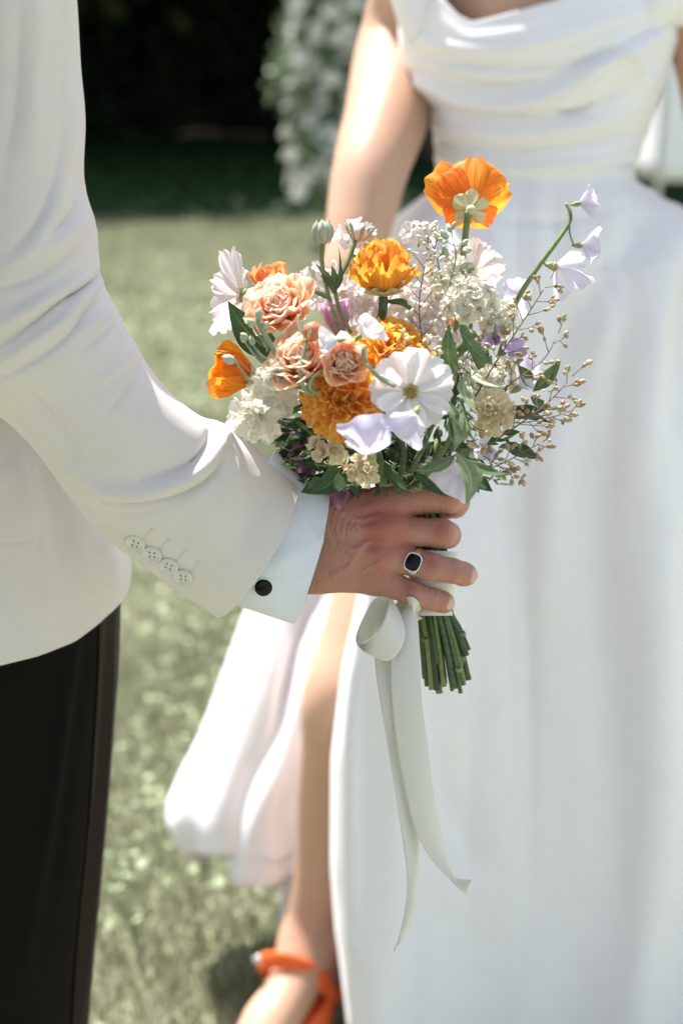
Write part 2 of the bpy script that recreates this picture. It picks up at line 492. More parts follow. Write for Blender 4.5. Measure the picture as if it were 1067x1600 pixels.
M_hedge = mat_plain('hedge_leaf', (.026, .044, .024), (.085, .12, .06), 1.2, .6, trans=.1, spec=.2)
M_tree = mat_plain('tree_leaf', (.035, .06, .018), (.07, .10, .035), 3, .45, trans=.25)
M_bark = mat_plain('bark', (.07, .05, .035), (.15, .115, .08), 9, .9, bstr=1)
M_soil = mat_plain('soil', (.022, .017, .013), (.045, .034, .026), 3, .95, bstr=1, spec=.05)

gy, gx = np.meshgrid(np.linspace(30.5, 37, 14), np.linspace(-26, 26, 60), indexing='ij')
gz = .02 + .10 * np.sin((gy - 30.5) / 6.5 * PI) + .05 * np.sin(gx * 2.1 + gy)
link('soil_bed', mesh_of('soil_bed', np.stack([gx, gy, gz], -1).reshape(-1, 3), grid_faces(14, 60)), M_soil, kind='structure')

# dark leaves laid over the back lawn, painting the tree shade deeper
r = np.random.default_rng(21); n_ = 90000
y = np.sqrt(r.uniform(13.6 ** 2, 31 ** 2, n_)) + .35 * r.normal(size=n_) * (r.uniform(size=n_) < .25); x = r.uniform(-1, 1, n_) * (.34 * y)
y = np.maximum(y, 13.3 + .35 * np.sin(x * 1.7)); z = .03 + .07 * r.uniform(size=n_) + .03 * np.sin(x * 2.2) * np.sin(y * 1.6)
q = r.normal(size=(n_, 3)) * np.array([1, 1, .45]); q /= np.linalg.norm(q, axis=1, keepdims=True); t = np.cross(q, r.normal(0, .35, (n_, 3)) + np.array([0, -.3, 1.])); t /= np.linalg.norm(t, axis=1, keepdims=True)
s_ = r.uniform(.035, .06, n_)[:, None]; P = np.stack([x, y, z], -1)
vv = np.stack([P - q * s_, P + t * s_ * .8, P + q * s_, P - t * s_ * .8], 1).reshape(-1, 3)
M_shadeleaf = mat_plain('shade_leaf_dark', (.010, .030, .008), (.026, .062, .020), 6, .6, spec=.12)
link('painted_shade_leaves', mesh_of('painted_shade_leaves', vv, np.arange(n_ * 4).reshape(n_, 4), smooth=False), M_shadeleaf, kind='stuff')

lab = ['tall dark hedge behind the jacket sleeve at the back of the lawn', 'tall dark hedge between sleeve and flowering column, across the lawn',
       'tall dark hedge behind the bride, at the back of the lawn']
for k, (xa, xb) in enumerate([(-20, -4.6), (-4.6, 1.2), (1.2, 20)]):
    blobs = []
    rr = np.random.default_rng(30 + k)
    for xx in np.arange(xa + .8, xb, 1.25):
        for zz in np.arange(.9, 7.2, 1.2):
            blobs.append((xx + rr.normal(0, .2), 36 + rr.normal(0, .4), zz, 1.0, 1.2, .95))
    v, f = leafcloud(blobs, 34000, .13, 40 + k)
    H = link('hedge', mesh_of('hedge_leaves', v, f, smooth=False), M_hedge, label=lab[k], cat='hedge', group='dark hedges across the back of the lawn')
    tr_ = []
    for xx in np.arange(xa + 1, xb, 1.9):
        tr_.append(tube([(xx, 36.2, 0), (xx + .15, 36.1, 2.5), (xx - .1, 36.3, 5.5)], .11, .04, 7))
    v, f = join(tr_); link('branches', mesh_of('hedge_branches', v, f), M_bark, parent=H)
    # dense twiggy core so no sky shows through
    v, f = leafcloud([(x_, 37.3, z_, 1.5, .5, 1.3) for x_ in np.arange(xa + .4, xb + .3, 1.6) for z_ in np.arange(.4, 9.5, 1.5)], 16000, .5, 60 + k, shell=.02)
    link('inner_foliage', mesh_of('hedge_core', v, f, smooth=False), M_hedge, parent=H)

# big shade trees behind the sunlit lawn
crown_v, crown_f = leafcloud([(0, 0, 0, 4.8, 4.8, 3.0), (2.5, 1, 1.5, 3, 3, 2.2), (-2.4, -1, 1.3, 3, 3, 2.2), (.3, -2.6, .6, 3, 3, 2), (0, 2.5, .9, 3.2, 3, 2.2), (0, 0, 3, 3, 3, 2)], 42000, .22, 70, shell=.1)
crown_me = mesh_of('tree_crown', crown_v, crown_f, smooth=False); crown_me.materials.append(M_tree)
tp = [tube([(0, 0, -.1), (.12, .05, 2.2), (-.1, .1, 4.6), (.1, 0, 7)], [.38, .27, .2, .1], 0, 12, 18, wob=.05)]
for a_ in range(6):
    an = a_ * 1.05; z0 = 3.2 + a_ * .5
    tp.append(tube([(0, 0, z0), (math.cos(an) * 1.4, math.sin(an) * 1.4, z0 + 1.0), (math.cos(an) * 3.0, math.sin(an) * 3.0, z0 + 1.5)], .12, .03, 7))
tv, tf = join(tp); trunk_me = mesh_of('tree_trunk', tv, tf); trunk_me.materials.append(M_bark)
tlabels = ['shade tree whose crown darkens the back lawn beyond the sleeve', 'shade tree leaning over the back lawn behind the bouquet', 'shade tree behind the bride, beyond the flowering column',
           'shade tree at the hedge behind the bouquet', 'shade tree at the hedge behind the bride', 'shade tree at the hedge beyond the jacket sleeve',
           'shade tree behind the white canopy', 'shade tree far behind the jacket back']
for k, (x, y, s_) in enumerate([(-5.8, 23.0, 1.28), (1.7, 23.2, 1.28), (8.6, 23.5, 1.15), (-8.2, 28.5, 1.35), (1.6, 29.5, 1.35), (9.5, 30, 1.3), (15.5, 25, 1.2), (-14, 23, 1.2)]):
    e = empty('shade_tree', (x, y, 0), tlabels[k], 'tree', 'shade trees at the back of the lawn')
    T = Matrix.Translation((x, y, 0)) @ Matrix.Rotation(k * 1.3, 4, 'Z') @ Matrix.Scale(s_, 4)
    link('trunk', trunk_me, parent=e, mw=T)
    link('crown', crown_me, parent=e, mw=T @ Matrix.Translation((0, 0, 5.0)))

# unseen tree added behind the camera to darken the lawn's bounce on the jacket
e = empty('shade_tree', (-4.3, -1.4, 0), 'unseen tree added behind the camera to shade the near lawn', 'tree')
T = Matrix.Translation((-4.3, -1.4, 0)) @ Matrix.Rotation(2.2, 4, 'Z') @ Matrix.Scale(.66, 4)
link('trunk', trunk_me, parent=e, mw=T)
link('crown', crown_me, parent=e, mw=T @ Matrix.Translation((0, 0, 8.0)))

# ---- flowering column of white blossom, sunlit, at the shadow's edge
e = empty('flowering_shrub', (.0, 11.2, 0), 'tall narrow shrub dotted with white blossom beyond the bride\'s bare arm', 'shrub')
rr = np.random.default_rng(3); blobs = []
for z_ in np.arange(.5, 3.6, .28):
    blobs.append((-.02 + rr.normal(0, .07), 11.3 + rr.normal(0, .07), z_, .40, .34, .26))
v, f = leafcloud(blobs, 5500, .045, 8)
M_shleaf = mat_plain('shrub_leaf', (.10, .15, .08), (.24, .30, .19), 9, .4, trans=.4)
link('foliage', mesh_of('shrub_foliage', v, f, smooth=False), M_shleaf, parent=e)
v, f = join([tube([(0, 11.3, 0), (.03, 11.3, 1.5), (-.02, 11.3, 4.0)], .035, .012, 7), tube([(.04, 11.28, 0), (.15, 11.3, 1.2), (.1, 11.3, 2.6)], .02, .008, 6)])
link('stem', mesh_of('shrub_stem', v, f), M_bark, parent=e)
M_bloss = mat_plain('white_blossom', (.72, .73, .66), (.84, .84, .80), 40, .6, trans=.55)
pv, pf = [], []
for k in range(5):      # five-petalled blossom
    a_ = k * 2 * PI / 5; c_, s_ = math.cos(a_), math.sin(a_)
    q = np.array([(0, 0, 0), (.012, -.011, .003), (.026, -.009, .008), (.03, 0, .009), (.026, .009, .008), (.012, .011, .003)])
    q = np.stack([q[:, 0] * c_ - q[:, 1] * s_, q[:, 0] * s_ + q[:, 1] * c_, q[:, 2]], -1)
    pv.append(q); pf.append(tuple(range(k * 6, k * 6 + 6)))
bl = mesh_of('blossom', np.vstack(pv), pf); bl.materials.append(M_bloss)
for k in range(290):
    z_ = rr.uniform(.42, 2.6)
    an = rr.uniform(PI * .85, PI * 2.1) if k % 5 else rr.uniform(0, 6.28)
    rad = rr.uniform(.30, .42)
    P = Vector((-.02 + math.cos(an) * rad, 11.3 + math.sin(an) * rad, z_))
    dirn = Vector((math.cos(an), math.sin(an), rr.uniform(.2, 1.2)))
    link('blossom', bl, parent=e, mw=Matrix.LocRotScale(P, dirn.to_track_quat('Z', 'Y'), Vector((1, 1, 1)) * rr.uniform(1.5, 2.8)))

# ---- white canvas canopy beyond the bride's hip
e = empty('garden_canopy', (3.6, 10.0, 0), 'white canvas garden canopy beyond the bride\'s waist', 'canopy')
M_canvas = mat_cloth('canvas', (.78, .79, .80), (.82, .83, .84), weave=300)
M_metal = mat_plain('steel', (.55, .56, .58), (.65, .66, .68), 50, .35, metal=1)
X0, X1, Y0_, Y1_ = 2.18, 5.4, 10.0, 13.0
def panel(p0, p1, z0, z1, name='side_panel'):
    u = np.linspace(0, 1, 40); zz = np.linspace(z0, z1, 16)
    G = np.zeros((16, 40, 3)); nrm = np.array([p1[1] - p0[1], -(p1[0] - p0[0]), 0]); nrm = nrm / np.linalg.norm(nrm)
    for i in range(16):
        G[i] = np.array([p0[0], p0[1], zz[i]]) + u[:, None] * np.array([p1[0] - p0[0], p1[1] - p0[1], 0]) + (.04 * np.sin(u * 26) * (1 - i / 18))[:, None] * nrm
    o = link(name, mesh_of(name, G.reshape(-1, 3), grid_faces(16, 40)), M_canvas, parent=e)
    md = o.modifiers.new('t', 'SOLIDIFY'); md.thickness = .004
panel((X0, Y0_), (X1, Y0_), .60, 2.25); panel((X0, Y1_), (X0, Y0_), .60, 2.25); panel((X0, Y1_), (X1, Y1_), .6, 2.25)
for x, y in ((X0, Y0_), (X1, Y0_), (X0, Y1_), (X1, Y1_)):
    v, f = tube([(x, y + .06, 0), (x, y + .06, 1.2), (x, y + .06, 2.3)], .025, .025, 10); link('post', mesh_of('post', v, f), M_metal, parent=e)
ax_, ay_ = (X0 + X1) / 2, (Y0_ + Y1_) / 2
link('roof', mesh_of('roof', [(X0 - .1, Y0_ - .1, 2.26), (X1 + .1, Y0_ - .1, 2.26), (X1 + .1, Y1_ + .1, 2.26), (X0 - .1, Y1_ + .1, 2.26), (ax_, ay_, 3.2),
     (X0 - .1, Y0_ - .1, 2.1), (X1 + .1, Y0_ - .1, 2.1), (X1 + .1, Y1_ + .1, 2.1), (X0 - .1, Y1_ + .1, 2.1)],
     [(0, 1, 4), (1, 2, 4), (2, 3, 4), (3, 0, 4), (0, 5, 6, 1), (1, 6, 7, 2), (2, 7, 8, 3), (3, 8, 5, 0)], smooth=False), M_canvas, parent=e)
# ================================================================== MATERIALS FOR PEOPLE
M_jacket = mat_cloth('ivory_wool', (.61, .57, .55), (.655, .615, .595), rough=.8, sheen=.3, weave=3200, bstr=.3)
M_shirt = mat_cloth('white_cotton', (.66, .70, .80), (.70, .74, .84), rough=.7, weave=4000, ribs=34)
M_dress = mat_cloth('white_crepe', (.80, .79, .815), (.84, .83, .855), rough=.62, sheen=.2, weave=2400, bstr=.04, spec=.3)
M_trouser = mat_cloth('black_wool', (.004, .0032, .003), (.007, .0055, .005), rough=.6, sheen=.0, spec=.06, weave=2500)
M_skinM = mat_skin('skin_hand', (.47, .26, .195), (.42, .145, .11))
M_skinB = mat_skin('skin_bride', (.57, .365, .255), (.48, .24, .16), fine=False)
M_nail = mat_plain('fingernail', (.62, .38, .30), (.66, .42, .34), 200, .32, spec=.5, bstr=.05)
M_silver = mat_plain('silver', (.78, .77, .75), (.86, .85, .83), 300, .22, metal=1, bstr=.05)
M_onyx = mat_plain('black_onyx', (.003, .003, .003), (.005, .005, .006), 100, .22, spec=.22, bstr=0)
M_pearl = mat_plain('pearl_button', (.54, .525, .48), (.62, .605, .55), 500, .2, spec=.8, bstr=.05)
M_hole = mat_plain('button_hole_shadow', (.16, .15, .12), (.2, .18, .15), 500, .8)
M_orange = mat_plain('orange_leather', (.82, .12, .015), (.88, .15, .025), 80, .35, spec=.5, bstr=.05)

def unit(v): v = np.asarray(v, float); return v / np.linalg.norm(v)
def surf_at(G, px, py):
    a, b_, d = project(G); c = d.mean(1, keepdims=True)
    q = (a - px) ** 2 + (b_ - py) ** 2 + np.where(d < c, 0, 1e6)
    i = np.unravel_index(np.argmin(q), q.shape); N = grid_normals(G, True)[i]
    if N @ (CAM - G[i]) < 0: N = -N
    return G[i], N
def basis(P, z, x):
    z = Vector(z).normalized(); x = Vector(x); x = (x - z * x.dot(z)).normalized(); y = z.cross(x)
    m = Matrix((x, y, z)).transposed().to_4x4(); m.translation = Vector(P); return m

# ================================================================== THE BRIDE
bride = empty('person', (.25, 1.75, 0), 'person in a draped white off-shoulder wedding dress with a leg slit and orange heels', 'person')
dress = empty('dress', (.25, 1.75, 0), parent=bride)

# ---- bodice: rings from below the waist to the neckline
NR, NC = 150, 220
def ring_Y(pyl, xl, xr, yc, th, sq=.92):
    ph = np.linspace(0, 2 * PI, NC, endpoint=False)
    c = np.cos(ph)[None]; s = (np.sign(np.sin(ph)) * np.abs(np.sin(ph)) ** sq)[None]
    px = ((xl + xr) / 2)[:, None] + ((xr - xl) / 2)[:, None] * c
    P = at(px, pyl if pyl.ndim == 2 else pyl[:, None] + 0 * px, np.broadcast_to(yc[:, None], px.shape))
    P[..., 1] -= th[:, None] * s
    return P, px, s
xl_t = [(-80, 660), (-40, 640), (0, 628), (40, 625), (90, 628), (140, 650), (160, 668), (200, 679), (260, 684), (300, 688), (340, 690)]
xr_t = [(-80, 1040), (0, 1052), (60, 1056), (120, 1040), (200, 1012), (270, 984), (300, 982), (340, 990)]
t = np.linspace(0, 1, NR); ph = np.linspace(0, 2 * PI, NC, endpoint=False)
# neckline height as a function of x (front) and flat behind
py_base = 335 - 1 * t * 0
xs_ = np.linspace(600, 1080, 400)
nk = smooth1(tab(xs_, [(600, -40), (640, -40), (688, -4), (712, 22), (737, 36), (770, 28), (820, 14), (885, -4), (960, -30), (1080, -50)]), 20)
G = np.zeros((NR, NC, 3))
cpx = 838 + 212 * np.cos(ph)
top = np.where(np.sin(ph) > 0, np.interp(cpx, xs_, nk), -35)
pyg = 335 + (top[None] - 335) * t[:, None]
xl = tab(pyg, xl_t); xr = tab(pyg, xr_t)
c = np.cos(ph)[None]; s = (np.sign(np.sin(ph)) * np.abs(np.sin(ph)) ** .9)[None]
th = tab(pyg, [(-60, .10), (0, .125), (60, .138), (110, .138), (180, .115), (260, .10), (300, .100), (335, .094)])
px = (xl + xr) / 2 + (xr - xl) / 2 * c
G = at(px, pyg, 1.75 - th * s)
folds = []
for q, a_, w_ in [([(640, 55), (700, 72), (800, 78), (900, 50), (1040, 0)], .005, 9), ([(632, 88), (700, 98), (820, 108), (920, 92), (1045, 30)], -.007, 9),
                ([(655, 130), (740, 158), (840, 150), (960, 90), (1040, 50)], .008, 9), ([(650, 112), (740, 134), (840, 130), (950, 80)], -.006, 8),
                ([(672, 168), (760, 182), (880, 182), (960, 150), (1030, 90)], -.006, 8), ([(680, 196), (780, 208), (900, 198), (1000, 165)], .006, 9),
                ([(682, 220), (800, 238), (920, 225), (1005, 205)], -.006, 8), ([(684, 246), (800, 262), (920, 252), (995, 240)], .005, 8),
                ([(688, 268), (800, 284), (900, 280), (985, 262)], -.005, 7), ([(690, 292), (800, 306), (900, 300), (985, 288)], .004, 8),
                ([(850, 172), (900, 178), (930, 165)], -.006, 5), ([(960, 70), (990, 90), (1010, 130)], .007, 9), ([(690, 30), (740, 60), (860, 40), (960, 0)], .002, 10)]:
    folds.append((q, w_ * .95, a_ * (1.75 if q[0][1] > 105 else 1.15)))
G = paint(G, folds)
G += grid_normals(G, True) * (sn(G, 34, 5)[..., None] * .0016)
bod = link('bodice', mesh_of('bodice', G.reshape(-1, 3), grid_faces(NR, NC, True)), M_dress, parent=dress)
md = bod.modifiers.new('t', 'SOLIDIFY'); md.thickness = .004; md.offset = 0
# off-shoulder puff at her left shoulder and strap at the right
S = [(1010, -60, 1100, -90, 1.0, .05)]
def limbY(pts, n=60, m=48, wob=0.0, seed=1, fl=1.0):
    """soft tube through (px,py,Y,r)"""
    P = np.array([list(at(p[0], p[1], p[2])) + [p[3]] for p in pts]); P = catmull(P, n)
    T = np.gradient(P[:, :3], axis=0); T /= np.linalg.norm(T, axis=1, keepdims=True)
    A = np.cross(T, [0, 1, 0.01]); A /= np.linalg.norm(A, axis=1, keepdims=True); B = np.cross(T, A)
    f = np.linspace(0, 2 * PI, m, endpoint=False)
    g = P[:, None, :3] + P[:, 3][:, None, None] * (np.cos(f)[None, :, None] * A[:, None] + fl * np.sin(f)[None, :, None] * B[:, None])
    if wob: g += grid_normals(g, True) * (sn(g, 60, seed)[..., None] * wob)
    return g
g = limbY([(985, 40, 1.70, .03), (1020, -5, 1.70, .038), (1075, -30, 1.74, .045), (1120, -50, 1.82, .03)], wob=.004, seed=4)
link('puff_sleeve', mesh_of('puff_sleeve', g.reshape(-1, 3), grid_faces(60, 48, True)), M_dress, parent=dress)
g = limbY([(655, 60, 1.69, .018), (648, 10, 1.69, .024), (640, -50, 1.70, .03), (640, -90, 1.75, .03)], wob=.002, seed=9)
link('shoulder_drape', mesh_of('shoulder_drape', g.reshape(-1, 3), grid_faces(60, 48, True)), M_dress, parent=dress)

# ---- main skirt
NR, NC = 200, 300
pys = np.concatenate([np.linspace(262, 420, 50, endpoint=False), np.linspace(420, 1790, NR - 50)])
xl = smooth1(tab(pys, [(262, 690), (285, 688), (300, 672), (325, 640), (350, 606), (400, 565), (500, 548), (650, 556), (800, 566), (900, 568), (960, 556), (1050, 536), (1180, 520), (1350, 519), (1450, 526), (1600, 548), (1790, 560)]), 2)
xr = smooth1(tab(pys, [(262, 986), (285, 990), (305, 1025), (330, 1058), (380, 1082), (500, 1120), (800, 1180), (1200, 1240), (1790, 1340)]), 2)
yc = tab(pys, [(262, 1.75), (400, 1.75), (900, 1.76), (1790, 1.78)])
th = smooth1(tab(pys, [(262, .090), (285, .100), (320, .117), (360, .134), (420, .155), (700, .20), (1100, .235), (1790, .27)]), 4)
ph = np.linspace(0, 2 * PI, NC, endpoint=False)
c = np.cos(ph)[None]; s = (np.sign(np.sin(ph)) * np.abs(np.sin(ph)) ** .85)[None]
px = ((xl + xr) / 2)[:, None] + ((xr - xl) / 2)[:, None] * c
shift = tab(pys, [(262, 0), (700, .02), (900, .24), (1790, .27)])[:, None]
G = at(px, pys[:, None] + 0 * px, yc[:, None] - th[:, None] * s - shift * np.clip(-c, 0, 1) ** 2.2)
tt = np.clip((pys - 290) / 300, 0, 1)[:, None]
fr = np.clip(s * 1.5, 0, 1)
xg = px + (pys[:, None] - 800) * .04 * ((px - 800) / 300)
wave = (.006 * np.sin((xg - 700) / 34 + 1.4 * np.sin(pys[:, None] / 300 + xg / 150)) + .012 * np.sin((xg - 640) / 71 + pys[:, None] / 600) + .004 * np.sin(xg / 23.3 + 2 + 1.3 * np.sin(pys[:, None] / 250)))
G[..., 1] -= 1.45 * wave * tt * (.35 + .65 * fr)
folds = [([(1067, 330), (1035, 420), (1010, 560), (1000, 760)], 26, .020), ([(1055, 350), (970, 480), (890, 680), (850, 930)], 30, .012), ([(1010, 340), (930, 450), (850, 620), (800, 850)], 26, -.009), ([(690, 300), (650, 410), (606, 600)], 13, -.008), ([(1000, 300), (985, 420), (960, 600), (950, 900)], 22, -.010),
         ([(700, 300), (680, 340), (640, 400), (610, 500)], 16, .010), ([(715, 300), (700, 380), (690, 520)], 14, -.008),
         ([(780, 330), (775, 480), (770, 800), (790, 1300), (800, 1600)], 26, .012), ([(880, 340), (890, 560), (930, 900), (960, 1300), (965, 1600)], 40, -.016),
         ([(740, 900), (745, 1100), (735, 1350), (730, 1600)], 24, -.012), ([(1040, 700), (1030, 1000), (1050, 1400)], 30, .012),
         ([(850, 700), (850, 1000), (840, 1300), (820, 1600)], 34, .014), ([(620, 900), (625, 1100), (625, 1400), (640, 1600)], 28, .012),
         ([(690, 1180), (700, 1260), (760, 1370)], 24, -.010), ([(560, 1000), (548, 1200), (552, 1600)], 10, .006),
         ([(690, 330), (800, 345), (900, 340), (980, 320)], 9, -.004)]
for k in range(11):
    x0 = 702 + k * 27; dx = (x0 - 838) * .42 + 6 * math.sin(k * 5.1)
    folds.append(([(x0, 292), (x0 + dx * .5, 360), (x0 + dx, 440), (x0 + dx * 1.35, 560 + 60 * math.sin(k * 2.3))], 8.5, (.0034 if k % 2 else -.0030)))
G = paint(G, folds)
G[..., 2] = np.maximum(G[..., 2], .012)
sk = link('skirt', mesh_of('skirt', G.reshape(-1, 3), grid_faces(NR, NC, True)), M_dress, parent=dress)
md = sk.modifiers.new('t', 'SOLIDIFY'); md.thickness = .004; md.offset = 0

# ---- the part of the skirt behind the slit, swung out to the side
def panel_skirt(name, xlt, xrt, hem, yct, tht, folds, top=300, nr=140, nc=200, waves=1.0, seed=0):
    ph = np.linspace(0, 2 * PI, nc, endpoint=False); t = np.linspace(0, 1, nr)
    py0 = top + (np.array(hem)[:, 1].max() - top) * t
    xl = smooth1(tab(py0, xlt), 4); xr = smooth1(tab(py0, xrt), 4)
    c = np.cos(ph)[None]; s = (np.sign(np.sin(ph)) * np.abs(np.sin(ph)) ** .9)[None]
    px = ((xl + xr) / 2)[:, None] + ((xr - xl) / 2)[:, None] * c
    hy = tab(px[-1], hem)
    py = top + (hy[None] - top) * t[:, None]
    G = at(px, py, tab(py0, yct)[:, None] - tab(py0, tht)[:, None] * s)
    tt = np.clip((py - 400) / 600, 0, 1)
    G[..., 1] -= waves * (.012 * np.sin(px / 30 + seed) + .006 * np.sin(px / 13.0)) * tt * np.clip(s * 1.5, -.3, 1)
    G = paint(G, folds)
    o = link(name, mesh_of(name, G.reshape(-1, 3), grid_faces(nr, nc, True)), M_dress, parent=dress)
    md = o.modifiers.new('t', 'SOLIDIFY'); md.thickness = .004; md.offset = 0
panel_skirt('slit_panel',
    [(300, 700), (360, 610), (450, 530), (600, 480), (750, 438), (850, 412), (950, 388), (1050, 352), (1150, 316), (1220, 280), (1262, 262), (1300, 262), (1345, 290)],
    [(300, 800), (600, 700), (900, 600), (1000, 560), (1100, 530), (1300, 505), (1345, 500)],
    [(240, 1275), (262, 1318), (290, 1336), (320, 1342), (360, 1337), (400, 1335), (520, 1335)],
    [(300, 1.92), (900, 2.00), (1345, 1.87)], [(300, .03), (700, .08), (1345, .12)],
    [([(420, 1000), (395, 1100), (360, 1220), (330, 1330)], 26, .012), ([(480, 950), (460, 1050), (440, 1150), (400, 1240)], 20, -.014), ([(520, 950), (500, 1060), (470, 1180)], 14, .010)])
panel_skirt('slit_panel',
    [(300, 740), (600, 620), (900, 520), (1000, 480), (1100, 440), (1180, 405), (1240, 372), (1290, 356), (1350, 354), (1385, 362)],
    [(300, 800), (600, 700), (900, 600), (1000, 560), (1100, 530), (1300, 500), (1385, 490)],
    [(340, 1340), (356, 1368), (375, 1380), (410, 1385), (450, 1380), (480, 1370), (520, 1366)],
    [(300, 1.88), (900, 1.90), (1385, 1.81)], [(300, .02), (700, .04), (1385, .075)],
    [([(500, 980), (480, 1080), (440, 1200), (400, 1290), (390, 1370)], 18, .010), ([(470, 1180), (455, 1260), (450, 1370)], 14, -.008)], seed=2)
# pale lining edge low behind the ankle
panel_skirt('lining', [(1100, 470), (1300, 455), (1400, 441), (1440, 437), (1480, 446)], [(1100, 560), (1480, 560)],
    [(430, 1455), (445, 1476), (480, 1484), (560, 1486)], [(1100, 1.84), (1480, 1.80)], [(1100, .01), (1480, .02)], [], top=1100, nr=60, nc=80, waves=.3)

# ---- her body
bb = Body((-.36, 1.22, .0), (.72, 2.05, 1.72), .0062)
A = lambda *p: at(*p)
bb.cap(A(838, 330, 1.76), A(835, 250, 1.75), .084, .076, .03, flat=((0, 1, 0), 1.2))
bb.cap(A(835, 250, 1.75), A(830, 110, 1.745), .076, .086, .03, flat=((0, 1, 0), 1.2))
bb.cap(A(835, 700, 1.77), A(838, 340, 1.76), .14, .080, .03, flat=((0, 1, 0), 1.25))
bb.cap(A(830, 110, 1.745), A(815, -60, 1.75), .092, .106, .05, flat=((0, 1, 0), 1.0))
bb.cap(A(690, -85, 1.77), A(990, -95, 1.79), .052, .052, .05)
bb.cap(A(825, -90, 1.78), A(815, -230, 1.78), .055, .05, .04)
bb.limb([(A(665, -90, 1.80), .052), (A(626, 40, 1.83), .046), (A(610, 110, 1.80), .047), (A(605, 175, 1.74), .0495), (A(580, 260, 1.66), .043), (A(563, 340, 1.62), .038), (A(548, 430, 1.58), .029)], .03)
hb = A(540, 480, 1.56)
bb.cap(A(548, 430, 1.58), hb, .028, .024, .02)
for k in range(4):
    bb.limb([(hb + np.array([-.02 + k * .013, -.005, 0]), .011), (A(528 + k * 16, 540, 1.55), .0095), (A(534 + k * 15, 568, 1.575), .008)], .006)
bb.limb([(hb, .013), (A(570, 520, 1.54), .0105), (A(580, 545, 1.55), .009)], .008)
bb.limb([(A(1010, -90, 1.78), .05), (A(1092, 40, 1.77), .042), (A(1135, 210, 1.75), .042), (A(1190, 420, 1.70), .03), (A(1200, 500, 1.68), .03)], .03)
# right leg through the slit
bb.limb([(A(700, 700, 1.74), .085), (A(640, 850, 1.69), .078), (A(577, 1010, 1.63), .062), (A(541, 1095, 1.60), .054), (A(530, 1160, 1.62), .047), (A(524, 1240, 1.665), .050), (A(508, 1350, 1.68), .0395), (A(484, 1445, 1.68), .0315), (A(482, 1470, 1.68), .033)], .03)
bb.limb([(A(482, 1470, 1.68), .033), (A(500, 1535, 1.705), .030)], .02)
bb.limb([(A(480, 1480, 1.665), .034), (A(455, 1545, 1.625), .034), (A(415, 1610, 1.575), .033), (A(365, 1700, 1.52), .028), (A(335, 1745, 1.49), .018)], .025)
bb.cap(A(420, 1600, 1.59), A(395, 1690, 1.52), .030, .028, .02)
bb.cap(A(522, 1463, 1.668), A(521, 1464, 1.668), .011, .011, .018)
for k in range(5):
    bb.limb([(A(372 + k * 16, 1712, 1.52), .012), (A(330 + k * 17, 1765 + k * 4, 1.47 + .006 * k), .009)], .006)
# left leg inside the skirt
bb.limb([(A(880, 720, 1.77), .085), (A(870, 1090, 1.75), .055), (A(868, 1240, 1.78), .05), (A(860, 1450, 1.80), .035), (A(860, 1475, 1.8), .035), (A(840, 1560, 1.72), .03)], .03)
P, Q = bb.mesh()
px, py, _ = project(P)
red = .25 * np.exp(-((px - 482) ** 2 + (py - 1465) ** 2) / 60 ** 2) + .25 * np.exp(-((px - 606) ** 2 + (py - 170) ** 2) / 50 ** 2)
link('body', mesh_of('bride_body', P, Q, attrs={'red': red}), M_skinB, parent=bride)

# ---- orange heeled sandal
shoe = link('shoe', None, parent=bride, mw=Matrix.Translation(V3(A(500, 1540, 1.70))))
def strap(name, pts, wd, thk, mat, parent, n=70):
    P = catmull([list(at(p[0], p[1], p[2])) for p in pts], n)
    T = np.gradient(P, axis=0); T /= np.linalg.norm(T, axis=1, keepdims=True)
    Bn = np.array([0, .25, 1.0]); B = Bn - T * (T @ Bn)[:, None]; B /= np.linalg.norm(B, axis=1, keepdims=True); A_ = np.cross(T, B)
    f = np.linspace(0, 2 * PI, 12, endpoint=False)
    g = P[:, None] + B[:, None] * (wd * np.cos(f))[None, :, None] + A_[:, None] * (thk * np.sin(f))[None, :, None]
    return link(name, mesh_of(name, g.reshape(-1, 3), grid_faces(n, 12, True)), mat, parent=parent)
strap('ankle_strap', [(522, 1560, 1.645), (505, 1535, 1.628), (472, 1512, 1.618), (435, 1500, 1.622), (408, 1504, 1.645), (415, 1512, 1.70), (470, 1520, 1.75), (520, 1535, 1.745), (534, 1550, 1.70), (522, 1560, 1.645)], .012, .0028, M_orange, shoe)
# heel cup
ph = np.linspace(-.15 * PI, 1.12 * PI, 40); zt = np.linspace(0, 1, 14)
hc = A(492, 1565, 1.69); g = np.zeros((14, 40, 3))
for i, t_ in enumerate(zt):
    w_ = .038 + .004 * math.sin(t_ * 3); top_ = .055 + .028 * np.sin(np.clip(ph, 0, PI))
    g[i, :, 0] = hc[0] + w_ * np.cos(ph) * .95 + .012; g[i, :, 1] = hc[1] + .008 + .046 * np.sin(ph) - .022 * (np.cos(ph) < -.4)
    g[i, :, 2] = .068 + t_ * top_
o = link('heel_cup', mesh_of('heel_cup', g.reshape(-1, 3), grid_faces(14, 40)), M_orange, parent=shoe); md = o.modifiers.new('t', 'SOLIDIFY'); md.thickness = .004
strap('side_strap', [(520, 1556, 1.645), (508, 1590, 1.62), (480, 1625, 1.60), (440, 1690, 1.55)], .016, .003, M_orange, shoe)
v, f = tube([hc + np.array([.012, .03, -.012]), hc + np.array([.012, .032, -.05]), np.array([hc[0] + .012, hc[1] + .03, .004])], [.022, .011, .006], 0, 14)
link('heel', mesh_of('heel', v, f), M_orange, parent=shoe)
sp = catmull([list(hc + np.array([.012, .045, -.0]))[:2] + [.075], list(A(470, 1640, 1.64))[:2] + [.062], list(A(400, 1740, 1.54))[:2] + [.018], list(A(330, 1800, 1.46))[:2] + [.012], list(A(270, 1860, 1.40))[:2] + [.010]], 40)
